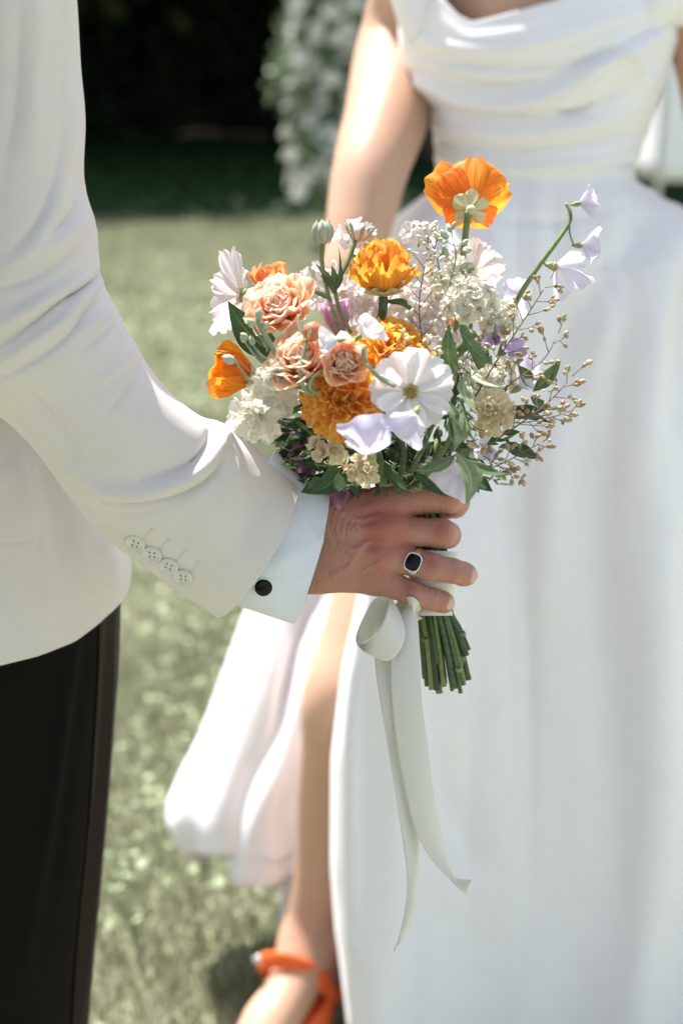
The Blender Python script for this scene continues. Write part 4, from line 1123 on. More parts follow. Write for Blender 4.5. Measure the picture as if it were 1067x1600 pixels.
M_budN = mat_plain('tan_green_bud', (.34, .30, .17), (.62, .52, .34), 700, .45, varied=.25, trans=.1)
M_budP = mat_plain('pale_bud', (.60, .58, .42), (.76, .73, .58), 500, .45, varied=.15, trans=.15)
M_budG = mat_plain('green_bud', (.28, .33, .22), (.48, .52, .38), 350, .6, varied=.1)
M_cent = mat_plain('flower_centre', (.45, .30, .04), (.70, .52, .12), 900, .7, bstr=1)
M_calyx = mat_plain('calyx', (.20, .24, .11), (.34, .36, .18), 400, .6)
M_pcal = mat_plain('poppy_calyx', (.58, .55, .30), (.72, .68, .42), 500, .6, trans=.2)
def mat_leaf(name, c1, c2, trans=.25, rough=.4):
    m, n, b = new_mat(name); uv = texco(n, 'UV')
    sp = n.nodes.new('ShaderNodeSeparateXYZ'); n.links.new(uv, sp.inputs[0])
    ab = n.nodes.new('ShaderNodeMath'); ab.operation = 'SUBTRACT'; n.links.new(sp.outputs['X'], ab.inputs[0]); ab.inputs[1].default_value = .5
    aa = n.nodes.new('ShaderNodeMath'); aa.operation = 'ABSOLUTE'; n.links.new(ab.outputs[0], aa.inputs[0])
    sv = n.nodes.new('ShaderNodeMath'); sv.operation = 'MULTIPLY_ADD'; n.links.new(aa.outputs[0], sv.inputs[0]); sv.inputs[1].default_value = -.8; n.links.new(sp.outputs['Y'], sv.inputs[2])
    sw = n.nodes.new('ShaderNodeMath'); sw.operation = 'MULTIPLY'; n.links.new(sv.outputs[0], sw.inputs[0]); sw.inputs[1].default_value = 60
    sn_ = n.nodes.new('ShaderNodeMath'); sn_.operation = 'SINE'; n.links.new(sw.outputs[0], sn_.inputs[0])
    nz = noise(n, texco(n), 250, 3)
    mx = n.nodes.new('ShaderNodeMath'); mx.operation = 'MULTIPLY_ADD'; n.links.new(sn_.outputs[0], mx.inputs[0]); mx.inputs[1].default_value = .08; n.links.new(nz.outputs['Fac'], mx.inputs[2])
    cc = ramp(n, mx.outputs[0], [(.3, c1), (.7, c2)])
    rib = ramp(n, aa.outputs[0], [(.0, (1, 1, 1)), (.035, (0, 0, 0))])
    mm = n.nodes.new('ShaderNodeMix'); mm.data_type = 'RGBA'; n.links.new(rib, mm.inputs[0]); n.links.new(cc, mm.inputs[6]); mm.inputs[7].default_value = (*[min(1, q * 2.0 + .02) for q in c2], 1)
    n.links.new(mm.outputs[2], b.inputs['Base Color']); b.inputs['Roughness'].default_value = rough; b.inputs['Specular IOR Level'].default_value = .5
    nv = bump(n, b, mx.outputs[0], .4, .0008)
    tr = n.nodes.new('ShaderNodeBsdfTranslucent'); n.links.new(mm.outputs[2], tr.inputs[0])
    ms = n.nodes.new('ShaderNodeMixShader'); ms.inputs[0].default_value = trans
    n.links.new(b.outputs[0], ms.inputs[1]); n.links.new(tr.outputs[0], ms.inputs[2]); n.links.new(ms.outputs[0], n.nodes['Material Output'].inputs[0])
    return m
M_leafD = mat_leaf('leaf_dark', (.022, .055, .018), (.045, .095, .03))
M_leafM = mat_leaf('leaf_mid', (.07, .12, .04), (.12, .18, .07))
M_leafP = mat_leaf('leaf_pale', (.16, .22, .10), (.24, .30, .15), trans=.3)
M_satin, n, b = new_mat('satin_ribbon')
b.inputs['Base Color'].default_value = (.64, .625, .56, 1); b.inputs['Roughness'].default_value = .36; b.inputs['Specular IOR Level'].default_value = .55
b.inputs['Sheen Weight'].default_value = .2; b.inputs['Anisotropic'].default_value = .5
nz = noise(n, texco(n), 3500, 2); bump(n, b, nz.outputs['Fac'], .15, .0003)

# ---- builders
def stem(px_pts, r_, mat=None, name='stem', parent=None, n=9, r1=None, wob=.05):
    """px_pts: (px, py, depth); r_ in photo px"""
    P_ = [list(C(*p)) for p in px_pts]
    v, f = tube(P_, r_ * S, (r1 if r1 is not None else r_ * .8) * S, n, max(8, 5 * len(P_)), wob=wob)
    return link(name, mesh_of('stem', v, f), mat or M_stem, parent=parent or bouquet)

def leaf(p0, p1, wd, mat, bend=.12, fold=.25, face=(0, 0, 1), parent=None, lift=0., twist=0., name='leaf'):
    """(px,py,d) base and tip, width in px"""
    a = C(*p0); b_ = C(*p1); ax_ = b_ - a; L = np.linalg.norm(ax_); y = ax_ / L
    z = cdir(*face); z = unit(z - y * (z @ y)); x = np.cross(y, z)
    nu, nv = 9, 17; v, u = np.meshgrid(np.linspace(0, 1, nv), np.linspace(-1, 1, nu), indexing='ij')
    w_ = tab(v, [(0, .03), (.08, .30), (.25, .80), (.42, 1.0), (.6, .88), (.8, .48), (.93, .16), (1, .0)]) * wd * S / 2
    w_ = np.apply_along_axis(lambda q: smooth1(q, 1), 0, w_)
    tw = twist * v
    lx = u * w_; lz = fold * np.abs(lx) + L * .02 * np.sin(v * 9 + u * 3) * np.abs(u)
    X = lx * np.cos(tw) - lz * np.sin(tw) + bend * L * np.sin(PI * v); Z = lx * np.sin(tw) + lz * np.cos(tw) + lift * L * np.sin(PI * v)
    G = a + (v * L)[..., None] * y + X[..., None] * x + Z[..., None] * z
    return link(name, mesh_of('leaf', G.reshape(-1, 3), grid_faces(nv, nu), uv=np.stack([u * .5 + .5, v], -1).reshape(-1, 2)), mat, parent=parent or bouquet)

def blob(pts, rad, n=12):
    return tube(pts, rad, 0, n, max(6, len(rad) * 2))

def core(name, M, prof, mat, label=None):
    v, f = lathe([(a_ * S, b_ * S) for a_, b_ in prof], 20)
    return link(name, mesh_of(name + '_core', v, f), mat, parent=bouquet, mw=M, label=label)

def ranunculus(px, py, d, axis, R, mat, key, seed, nout=20, label=None, open_=78):
    M = frame(px, py, d, axis); r = random.Random(seed)
    o = core('ranunculus', M, [(.001, -R * .42), (R * .14, -R * .38), (R * .2, -R * .2), (R * .12, 0), (.001, R * .1)], M_calyx, label)
    P_ = petal_me('ran' + key, 4, L=R * S * 1.05, W=R * S * .88, prof='round', cup=.26, curl=.28, ruf=.04, teeth=.02, mat=mat, tipr=.2)
    Pi = petal_me('rani' + key, 3, L=R * S * .8, W=R * S * .85, prof='round', cup=.40, curl=.50, ruf=.02, mat=mat, tipr=.25, nu=9, nv=9)
    inner = []
    for k in range(nout):
        t_ = k / (nout - 1); az = k * 2.39996 + r.uniform(-.2, .2); me = r.choice(P_)
        a_ = dict(az=az, tilt=math.radians(16 + (open_ - 16) * t_ ** .85 + r.uniform(-4, 4)), r0=R * S * (.04 + .13 * t_), z0=R * S * (-.10 - .27 * t_), sc=.58 + .46 * t_ + r.uniform(-.03, .03), twist=r.uniform(-.12, .12))
        if k >= nout - 24: put(o, me, M, **a_)
        else: inner.append((me, local_m(**a_)))
    for k in range(22):     # the tight heart
        t_ = k / 21
        inner.append((Pi[k % 3], local_m(k * 2.39996, math.radians(-6 + 26 * t_), r0=R * S * (.015 + .07 * t_), z0=R * S * .02, sc=.36 + .36 * t_)))
    merged('petal_heart', inner, M, o, mat)
    return o

def ruffle(px, py, d, axis, R, mat, key, seed, n_, label=None, name='marigold', Lr=.62, Wr=.50, spread=150):
    M = frame(px, py, d, axis); r = random.Random(seed)
    o = core(name, M, [(.001, -R * .6), (R * .25, -R * .5), (R * .3, -R * .25), (R * .2, 0), (.001, R * .1)], M_calyx, label)
    rest = []
    P_ = petal_me('ruf' + key, 5, L=R * S * Lr, W=R * S * Wr, prof='fan', cup=.3, curl=.1, ruf=.16, mat=mat, tipr=.12, teeth=.07, nu=11, nv=9)
    for k in range(n_):
        t_ = (k + .5) / n_; tilt = math.radians(8 + spread * t_ ** .75 * .72)
        sc = .72 + .35 * math.sin(t_ * 2.6) + r.uniform(-.08, .08)
        a_ = dict(az=k * 2.39996 + r.uniform(-.25, .25), tilt=tilt, r0=R * S * .30 * math.sin(tilt), z0=R * S * .30 * math.cos(tilt) - R * S * .1, sc=sc, twist=r.uniform(-.8, .8))
        me = r.choice(P_)
        if k % 3 == 0 and t_ < .8: put(o, me, M, **a_)
        else: rest.append((me, local_m(**a_)))
    merged('petal_mass', rest, M, o, mat)
    return o

def floret_me(key, L, W, mat, n_=5, layers=2, cent=M_budP):
    out = []
    for s_ in range(4):
        vs_, fs_, us_, off = [], [], [], 0
        r = np.random.default_rng(hash_(key) + s_)
        for ly in range(layers):
            for k in range(n_ if ly == 0 else n_ - 1):
                G, uv = petal_grid(L * (1 - .3 * ly), W * (1 - .2 * ly), 'round', cup=.2, curl=r.uniform(-.15, .3), ruf=.10, seed=hash_(key) + s_ * 50 + k + ly * 9, nu=7, nv=7, tipr=.1, teeth=.05)
                az = k * 2 * PI / n_ + ly * .6 + r.uniform(-.2, .2); tilt = math.radians((78 if ly == 0 else 42) + r.uniform(-14, 14))
                m = np.array(RZ(az) @ RX(PI / 2 - tilt)); q = G.reshape(-1, 3) @ m[:3, :3].T + np.array([0, 0, .0006 * ly])
                vs_.append(q); fs_.append(grid_faces(7, 7) + off); us_.append(uv.reshape(-1, 2)); off += 49
        me = mesh_of('floret', np.vstack(vs_), np.vstack(fs_), uv=np.vstack(us_)); me.materials.append(mat); out.append(me)
    return out

bud_pts = [(0, 0, 0), (0, 0, .25), (0, 0, .55), (0, 0, .85), (0, 0, 1)]
def bud_me(L, R, mat, seed=0):
    v, f = tube([(p[0], p[1], p[2] * L) for p in bud_pts], [R * .35, R * .9, R, R * .6, R * .08], 0, 8, 9); me = mesh_of('bud', v, f); me.materials.append(mat); return me
def dir_m(P, dv, roll=0., sc=1.):
    return Matrix.LocRotScale(V3(P), Vector(dv).to_track_quat('Z', 'Y'), Vector((sc, sc, sc))) @ RZ(roll)

def spray(main, twigs, r_main, bud, seed, mat=M_stemB, blen=18, spreadz=.5, ntip=3, name='seed_spray', label=None, jit=1.0):
    """main: [(px,py,d)...]; twigs: number of side twigs along the upper part"""
    P_ = catmull([list(C(*p)) for p in main], 60); r = np.random.default_rng(seed)
    parts = [tube(P_[::6], r_main * S, r_main * .45 * S, 6, 30)]
    buds = []
    T = np.gradient(P_, axis=0); T /= np.linalg.norm(T, axis=1, keepdims=True)
    for k in range(twigs):
        t_ = .25 + .75 * k / max(1, twigs - 1); i = min(59, int(t_ * 59))
        sd = 1 if k % 2 else -1
        side = unit(np.cross(T[i], -F_)) * sd
        dv = unit(T[i] * r.uniform(.5, .9) + side * r.uniform(.5, 1.0) * (1 if t_ < .97 else .15) + (-F_) * r.normal(0, spreadz))
        ln = blen * S * r.uniform(.7, 1.3) * (1.25 - .6 * t_)
        Q0 = P_[i]; Q1 = Q0 + dv * ln * .6; Q2 = Q0 + dv * ln + U_ * ln * .08
        parts.append(tube([Q0, Q1, Q2], .75 * S, .5 * S, 5, 6))
        for j in range(ntip):
            dj = unit(dv + r.normal(0, .55, 3) * jit); st = Q2 if j == 0 else Q0 + dv * ln * r.uniform(.45, .95)
            e_ = st + dj * S * r.uniform(4, 8) * (.3 if j == 0 else 1)
            parts.append(tube([st, (st + e_) / 2, e_], .5 * S, .4 * S, 4, 4)); buds.append((e_, dj))
    v, f = join(parts)
    o = link(name, mesh_of('spray_twigs', v, f), mat, parent=bouquet, label=label)
    for e_, dj in buds:
        link('bud', bud[int(r.integers(len(bud)))], parent=o, mw=dir_m(e_, dj, 0, r.uniform(.8, 1.2)))
    return o

def sweet_pea(px, py, d, axis, R, mat, seed, roll=0., label=None, calyx=True, closed=0.):
    M = frame(px, py, d, axis, roll); r = random.Random(seed); rs = np.random.default_rng(seed)
    v, f = tube([(0, -R * .10 * S, -R * .55 * S), (0, -R * .08 * S, -R * .3 * S), (0, 0, -R * .1 * S), (0, 0, R * .05 * S)], [R * .04 * S, R * .13 * S, R * .17 * S, R * .10 * S], 0, 10, 10)
    o = link('sweet_pea', mesh_of('sweet_pea_calyx', v, f), M_calyx, parent=bouquet, mw=M, label=label)
    def pt(L, W, az, tilt, r0, z0, cup, curl, ruf, tw=0., prof='round', back=0.):
        G, uv = petal_grid(L * R * S, W * R * S, prof, cup=cup, curl=curl, ruf=ruf, seed=int(rs.integers(9999)), nu=19, nv=19, tipr=.12, back=back, teeth=.02)
        me = mesh_of('petal', G.reshape(-1, 3), grid_faces(19, 19), uv=uv.reshape(-1, 2)); me.materials.append(mat)
        put(o, me, M, az, tilt, r0=r0 * R * S, z0=z0 * R * S, twist=tw)
    pt(1.25, 2.1, 0, math.radians(38 - 25 * closed), -.02, 0, -.10 + .2 * closed, -.18 + .4 * closed, .13, prof='fan', back=.12)
    pt(1.05, 1.15, math.radians(105), math.radians(48 - 22 * closed), .03, 0, .22, .22, .09, tw=.5)
    pt(1.05, 1.15, math.radians(-105), math.radians(48 - 22 * closed), .03, 0, .22, .22, .09, tw=-.5)
    pt(.62, .5, math.radians(180), math.radians(30), 0, 0, .5, .3, .02)
    return o

# ---- poppies
def poppy(px, py, d, axis, R, mat, spec, key, seed, label, roll=0., pleat=.012, cup=.30, curl=.28, ruf=.035, W=1.45):
    """spec: list of (azimuth deg, tilt deg, scale)"""
    M = frame(px, py, d, axis, roll)
    # pale star-shaped base seen behind the petals
    v, f = lathe([(.001, -R * .16), (R * .07, -R * .15), (R * .10, -R * .06), (R * .06, 0), (R * .10, .08 * R), (.001, .22 * R)], 16); v = np.array(v) * S
    o = link('poppy', mesh_of('poppy_base', v, f), M_pcal, parent=bouquet, mw=M, label=label)
    P_ = petal_me('pop' + key, 4, L=R * S, W=R * S * W, prof='round', cup=cup, curl=curl, ruf=ruf, mat=mat, tipr=.10, pleat=pleat, teeth=.025, nu=41, nv=21)
    Pc = petal_me('pcal', 2, L=R * S * .36, W=R * S * .30, prof='cosmos', cup=.2, curl=.15, ruf=.03, mat=M_pcal, nu=7, nv=7)
    for k, (az, tl, sc) in enumerate(spec):
        put(o, P_[k % 4], M, math.radians(az), math.radians(tl), sc=sc, r0=R * S * .03)
        put(o, Pc[k % 2], M, math.radians(az), math.radians(tl + 6), sc=1.0, r0=R * S * .03, z0=-R * S * .05, name='petal_base')
    return o
poppy(735, 326, .955, (.06, .50, -.72), 84, M_poppy, [(2, 57, .98), (82, 60, 1.0), (-80, 64, 1.10), (-58, 70, .8), (138, 78, .62), (-140, 78, .62)], 'a', 1,
      'open orange poppy seen from below at the top', roll=PI, cup=.26, curl=.28, W=.98)
stem([(731, 330, .953), (727, 365, .955), (722, 410, .96), (716, 480, .97), (700, 600, .985)], 5.6, M_stem)
rp = random.Random(4)
M2 = poppy(600, 460, .925, (-.02, .95, .16), 60, M_poppyY, [(k * 45 + rp.uniform(-8, 8), 80 - 8 * (k % 2), .95) for k in range(8)] + [(k * 45 + 20, 58 + rp.uniform(-6, 6), 1.08) for k in range(8)]
           + [(k * 51 + 10, 38 + rp.uniform(-7, 7), 1.12) for k in range(7)] + [(k * 72, 18 + rp.uniform(-8, 8), 1.18) for k in range(5)], 'b', 2,
      'ruffled golden-orange poppy globe on a thick stem', cup=.16, curl=.50, ruf=.14, W=.85, pleat=.035)
stem([(599, 464, .925), (597, 490, .927), (590, 525, .94), (600, 600, .96)], 7.5, M_stemD)
poppy(404, 590, .955, (-.92, .18, .30), 66, M_poppy, [(0, 38, 1.0), (70, 42, .95), (-70, 40, 1.0), (140, 44, .9), (-140, 44, .95)], 'c', 3, 'orange poppy facing the sleeve at the left of the bouquet', cup=.3, curl=.4)
poppy(425, 462, .985, (-.15, .9, .2), 44, M_peach, [(k * 72, 40, 1.0) for k in range(5)] + [(k * 90 + 20, 18, .9) for k in range(4)], 'd', 4, 'apricot poppy behind the uppermost peach ranunculus', ruf=.09, curl=.38)
poppy(680, 520, 1.0, (.4, .3, .8), 34, M_poppy, [(k * 72, 50, 1.0) for k in range(5)], 'e', 5, 'small orange poppy half hidden under the white stock')
poppy(468, 628, .985, (-.4, .1, .8), 32, M_poppy, [(k * 72, 45, 1.0) for k in range(5)], 'f', 6, 'small orange poppy tucked under the ranunculus')

# ---- ranunculus
ranunculus(441, 482, .905, (-.28, .42, .72), 55, M_ran, 'a', 11, 46, 'uppermost peach ranunculus')
ranunculus(474, 564, .885, (-.25, .50, .70), 53, M_ran, 'a', 12, 44, 'peach ranunculus below the round bud')
ranunculus(537, 567, .872, (.12, .05, .95), 42, M_ranP, 'b', 13, 36, 'small pale ranunculus showing its tight heart', open_=62)
# ---- marigold heads
ruffle(538, 626, .888, (-.2, -.05, .85), 66, M_mari, 'a', 21, 76, 'large ruffled marigold above the hand')
ruffle(612, 556, .905, (.15, .45, .75), 58, M_mari, 'a', 22, 60, 'ruffled marigold behind the white cosmos')
# ---- cream carnations
ruffle(770, 646, .905, (.35, -.15, .8), 38, M_creamY, 'b', 23, 40, 'cream carnation among the seed buds', 'carnation')
ruffle(752, 600, .935, (.2, .4, .8), 36, M_cream, 'c', 24, 30, 'pale cream carnation above the other', 'carnation')

# ---- cosmos
def cosmos(px, py, d, axis, R, n_, mat, seed, label, roll=0., tilt=80, W=.80, curl=-.06, gaps=(), ruf=.045, cup=.10):
    M = frame(px, py, d, axis, roll); r = random.Random(seed)
    v, f = lathe([(.001, -R * .10), (R * .12, -R * .08), (R * .17, .0), (R * .16, R * .05), (R * .10, R * .10), (.001, R * .12)], 20); v = np.array(v) * S
    o = link('cosmos', mesh_of('cosmos_calyx', v, f), M_calyx, parent=bouquet, mw=M, label=label)
    P_ = petal_me('cos%d' % seed, 4, L=R * S, W=R * S * W, prof='cosmos', cup=cup, curl=curl, ruf=ruf, mat=mat, tipr=.06, teeth=.035, pleat=.010, nu=25, nv=15)
    for k in range(n_):
        if k in gaps: continue
        put(o, r.choice(P_), M, k * 2 * PI / n_ + r.uniform(-.08, .08), math.radians(tilt + r.uniform(-7, 7)), r0=R * S * .08, z0=R * S * (.03 + .03 * (k % 2)), sc=r.uniform(.93, 1.04), twist=r.uniform(-.12, .12))
    pr = []
    for k in range(60):
        rr_ = R * S * .17 * math.sqrt((k + .5) / 60); a_ = k * 2.39996; x, y = rr_ * math.cos(a_), rr_ * math.sin(a_); h = R * S * r.uniform(.14, .24)
        pr.append(tube([(x, y, R * S * .06), (x * 1.1, y * 1.1, h * .7), (x * 1.2, y * 1.2, h)], [.45 * S, .5 * S, 1.1 * S], 0, 5, 5))
    v, f = join(pr); link('flower_centre', mesh_of('cosmos_centre', v, f), M_cent, parent=o, mw=M)
    return o
cosmos(640, 614, .872, (.12, .14, .9), 58, 6, M_white, 31, 'large white cosmos with a yellow centre', roll=.55, W=1.38, tilt=70, ruf=.085, cup=.2)
cosmos(383, 462, .955, (-.90, .18, -.30), 70, 8, M_blush, 32, 'white cosmos in profile reaching out toward the sleeve', roll=.2, tilt=64, W=.60)
stem([(385, 462, .955), (400, 470, .96), (440, 500, .975), (500, 560, .99)], 3.4, M_stem)
cosmos(735, 425, .985, (.45, .45, -.5), 48, 7, M_blush, 33, 'translucent blush cosmos under the top poppy', tilt=60, W=.9)

# ---- pink tulip between the stems
M = frame(531, 522, .935, (-.15, .85, .3))
o = core('tulip', M, [(.001, -14), (6, -12), (9, 0), (.001, 6)], M_calyx, 'lilac-pink tulip behind the bud stems')
Pt = petal_me('tulip', 3, L=52 * S, W=40 * S, prof='tulip', cup=.42, curl=.20, ruf=.02, mat=M_pink, nu=15, nv=15)
for k in range(9): put(o, Pt[k % 3], M, k * 2 * PI / 6 + (.5 if k > 5 else 0), math.radians(16 + 8 * (k < 6) + 10 * (k % 2)), r0=6 * S, sc=1 - .1 * (k > 5))

# ---- sweet peas
sweet_pea(580, 710, .852, (-.1, .45, .8), 42, M_lilac, 41, roll=.2, label='lilac sweet pea hanging over the hand')
sweet_pea(648, 646, .848, (-.25, -.45, .75), 32, M_lilac, 42, roll=PI - .5, label='lilac sweet pea across the face of the large cosmos')
sweet_pea(563, 524, .862, (.4, .5, .6), 25, M_lilacW, 43, roll=-.9, label='white sweet pea on a curved stem')
sweet_pea(528, 532, .862, (-.9, -.05, .4), 22, M_lilacW, 44, roll=.3, label='half-open white sweet pea', closed=.9)
stem([(569, 540, .866), (570, 562, .862), (590, 588, .856), (617, 604, .852)], 3.6, M_stemP)
sweet_pea(905, 318, .965, (.85, .1, .2), 27, M_lilac, 45, roll=.2, label='topmost sweet pea on the arching stem', closed=.25)
sweet_pea(908, 384, .960, (.92, -.1, .2), 29, M_lilac, 46, roll=.1, label='sweet pea just below the topmost one', closed=.35)
sweet_pea(868, 416, .968, (.6, .2, -.6), 44, M_lilac, 47, roll=-.6, label='open lilac sweet pea on the arching stem')
sweet_pea(820, 462, .985, (-.2, .5, -.6), 36, M_lilac, 48, roll=.6, label='lilac sweet pea behind the arching stem')
stem([(884, 318, .964), (890, 332, .962), (889, 348, .962), (868, 380, .96), (835, 425, .96), (805, 475, .965), (785, 540, .975), (760, 620, .985)], 2.6, M_stem, r1=5)
stem([(889, 350, .962), (890, 366, .961), (896, 384, .960)], 1.5, M_stem)
stem([(849, 406, .961), (850, 412, .964), (856, 416, .967)], 1.5, M_stem)
sweet_pea(812, 605, .935, (.6, .2, .7), 34, M_lilac, 49, roll=-.3, label='lilac sweet pea behind the cream carnation')
sweet_pea(722, 730, .915, (-.2, -.5, .7), 36, M_lilac, 50, roll=2.6, label='lilac sweet pea hanging low by the knuckle')
sweet_pea(748, 716, .905, (.7, .2, .6), 26, M_lilac, 51, roll=.5, label='small lilac sweet pea beside the drooping leaf')
sweet_pea(772, 535, .965, (.3, .4, .7), 28, M_purple, 52, roll=1.4, label='purple sweet pea among the brown buds')
sweet_pea(800, 560, .975, (.5, .2, .7), 24, M_purple, 53, roll=.4, label='deeper purple sweet pea near the brown buds')
for k, (x, y, d_, R_k, rl) in enumerate([(470, 690, .975, 34, .3), (492, 722, .965, 34, 1.6), (535, 760, .97, 30, 2.6), (610, 735, .985, 28, .3), (462, 728, .985, 26, 4.)]):
    sweet_pea(x, y, d_, (-.3, -.1, .8), R_k, M_dpink, 60 + k, roll=rl, label='dusky pink blossom deep in the foliage above the hand')

# ---- stock and other clusters of small florets
F_st = floret_me('stock', 17 * S, 17 * S, M_cream); F_wh = floret_me('white', 15 * S, 14 * S, M_white, layers=1); F_bl = floret_me('blush', 18 * S, 17 * S, M_blush, layers=1)
F_lo = floret_me('loose', 27 * S, 22 * S, M_cream, layers=1)
F_ye = floret_me('yellow', 17 * S, 16 * S, M_creamY)
def cluster(px, py, d, rx, ry, n_, fl, seed, name='stock', label=None, base=None, sc=(.85, 1.2), dome=.5):
    r = np.random.default_rng(seed)
    b0 = base or (px, py + ry * 1.3, d + .03)
    v, f = tube([C(*b0), C((px + b0[0]) / 2, (py + b0[1]) / 2, d + .02), C(px, py, d + .01)], 3.4 * S, 2 * S, 7, 10)
    o = link(name, mesh_of('cluster_stem', v, f), M_stem, parent=bouquet, label=label)
    for k in range(n_):
        a_ = k * 2.39996; q = math.sqrt((k + .5) / n_); x = q * math.cos(a_); y = q * math.sin(a_)
        P_ = (px + rx * x + r.normal(0, 2), py + ry * y + r.normal(0, 2), d - dome * (1 - q * q) * max(rx, ry) * S)
        link('floret', fl[int(r.integers(len(fl)))], parent=o, mw=frame(*P_, (x * 1.1 + r.normal(0, .2), -y * 1.1 + r.normal(0, .2) + .2, .75), r.uniform(0, 6.28), r.uniform(*sc)))
    return o
cluster(735, 468, .915, 38, 34, 11, F_st, 1, label='white stock below the top poppy')
cluster(772, 497, .925, 24, 24, 6, F_st, 2, label='white stock at the edge beside the brown buds')
cluster(655, 366, .945, 24, 14, 6, F_wh, 3, 'delphinium', 'small white blossoms beside the golden poppy globe')
cluster(553, 372, .965, 24, 26, 6, F_wh, 4, 'delphinium', 'white blossoms behind the tall bud')
cluster(700, 430, .955, 26, 30, 7, F_st, 5, 'stock', 'white stock behind the poppy stem')
cluster(650, 490, .965, 62, 42, 20, F_bl, 6, 'delphinium', 'blush delphinium in the middle of the bouquet')
cluster(560, 470, .975, 50, 34, 12, F_bl, 7, 'delphinium', 'blush delphinium behind the bud stems')
cluster(690, 550, .955, 40, 34, 9, F_bl, 8, 'delphinium', 'blush delphinium behind the seed spray')
cluster(425, 588, .915, 24, 18, 4, F_lo, 9, label='cream stock at the left of the bouquet')
cluster(402, 652, .915, 24, 28, 5, F_lo, 10, label='lowest cream stock beside the sleeve')
cluster(436, 628, .935, 14, 20, 3, F_lo, 14, label='cream stock in the shade behind its neighbour')
cluster(515, 700, .900, 24, 20, 6, F_ye, 11, label='yellowish stock below the marigold')
cluster(560, 733, .915, 24, 16, 6, F_ye, 12, label='yellowish stock just above the hand')
cluster(785, 585, .945, 24, 20, 6, F_st, 13, label='cream stock behind the carnation')
cluster(372, 662, .985, 11, 12, 3, F_wh, 15, 'delphinium', 'stray white blossom low on the left')
cluster(500, 440, .985, 30, 30, 7, F_bl, 16, 'delphinium', 'blush delphinium behind the tall bud stems')
cluster(700, 740, .955, 30, 24, 6, F_bl, 17, 'delphinium', 'shaded blush blossoms above the knuckle')

# ---- thick silvery stem that crosses from the left with small cream buds
st = stem([(600, 612, .905), (548, 606, .895), (505, 602, .888), (470, 588, .885), (436, 556, .885), (412, 520, .886), (402, 498, .887)], 6.6, M_stemP, r1=3.5)
GB = [bud_me(19 * S, 6.5 * S, M_budG), bud_me(17 * S, 5.5 * S, M_budG)]
for (x, y, dx, dy, s_) in [(368, 565, -.9, .3, 1.1), (398, 512, -.6, .8, .9), (388, 530, -.8, .6, .75), (404, 500, .1, 1, .95), (384, 536, -.5, .9, .7), (409, 517, .6, .8, .9), (396, 540, -.3, 1, .8)]:
    b0 = (min(x + 35 - 10 * s_, 418), y + 32, .888)
    stem([b0, ((b0[0] + x) / 2 + 3, (b0[1] + y) / 2 + 6, .887), (x, y, .886)], 2.2, M_stemP)
    link('flower_bud', GB[0], parent=bouquet, mw=dir_m(C(x, y, .886), cdir(dx, dy, .2), 0, s_))
cluster(432, 583, .882, 14, 8, 4, F_st, 18, label='cream floret on the silvery stem')
stem([(560, 607, .890), (520, 612, .88), (470, 606, .88), (430, 608, .885)], 3, M_stemP)
# round peach bud and hooked stems
def bracts(M, o, R, n_, tilt, mat=M_budG, L=1.5, W=.5):
    if n_ > 6:
        P_ = petal_me('bractc', 2, L=R * S * 2.5, W=R * S * .62, prof='narrow', cup=.5, curl=-.0, ruf=.02, mat=mat, nu=5, nv=11)
        for me in P_:
            if not me.get('bent'):
                for v in me.vertices: t_ = v.co.y / (R * S * 2.5); v.co.z -= R * S * (.42 * math.sin(PI * min(1, t_ * 1.05)) - .35 * t_ ** 4)
                me['bent'] = 1
        for k in range(n_): put(o, P_[k % 2], M, k * 2 * PI / n_ + .3, math.radians(4), r0=R * S * .70, z0=-R * S * 1.05, name='bract')
        return
    P_ = petal_me('bract%d' % R, 2, L=R * S * L, W=R * S * W, prof='narrow', cup=.5, curl=.25, ruf=.03, mat=mat, nu=5, nv=9)
    for k in range(n_): put(o, P_[k % 2], M, k * 2 * PI / n_ + .3, math.radians(tilt), r0=R * S * .62, z0=-R * S * .85, name='bract')
def round_bud(px, py, d, axis, R, mat, label, tilt=30, n_=5, L=1.5):
    M = frame(px, py, d, axis)
    v, f = lathe([(.001, -R), (R * .6, -R * .82), (R * .95, -R * .25), (R * .95, R * .25), (R * .62, R * .75), (.001, R)], 20)
    o = link('flower_bud', mesh_of('round_bud', np.array(v) * S * np.array([1, 1, 1 + .25 * (n_ > 6)]), f), mat, parent=bouquet, mw=M, label=label)
    md = o.modifiers.new('s', 'SUBSURF'); md.levels = 1; md.render_levels = 1
    bracts(M, o, R, n_, tilt, L=L)
M_budS = mat_plain('sepal_green', (.36, .40, .28), (.50, .53, .41), 900, .6)
M_budO = mat_petal('bud_peach', (.62, .22, .08), (.80, .34, .14), trans=.1, vein=.2)
M_budW = mat_petal('bud_blush', (.80, .62, .52), (.84, .70, .62), trans=.2, vein=.1)
round_bud(488, 518, .872, (.25, .9, .2), 15, M_budO, 'round peach bud on a hooked stem', 40)
stem([(479, 533, .872), (473, 560, .87), (470, 590, .868), (480, 612, .872), (497, 618, .878)], 3.1, M_stemP)
stem([(466, 492, .88), (468, 515, .876), (482, 532, .873)], 1.8, M_stemP)
stem([(497, 618, .878), (484, 605, .870), (490, 588, .868), (512, 576, .87)], 3.0, M_stemP)
stem([(497, 618, .878), (520, 640, .89), (560, 680, .92)], 4.5, M_stem)
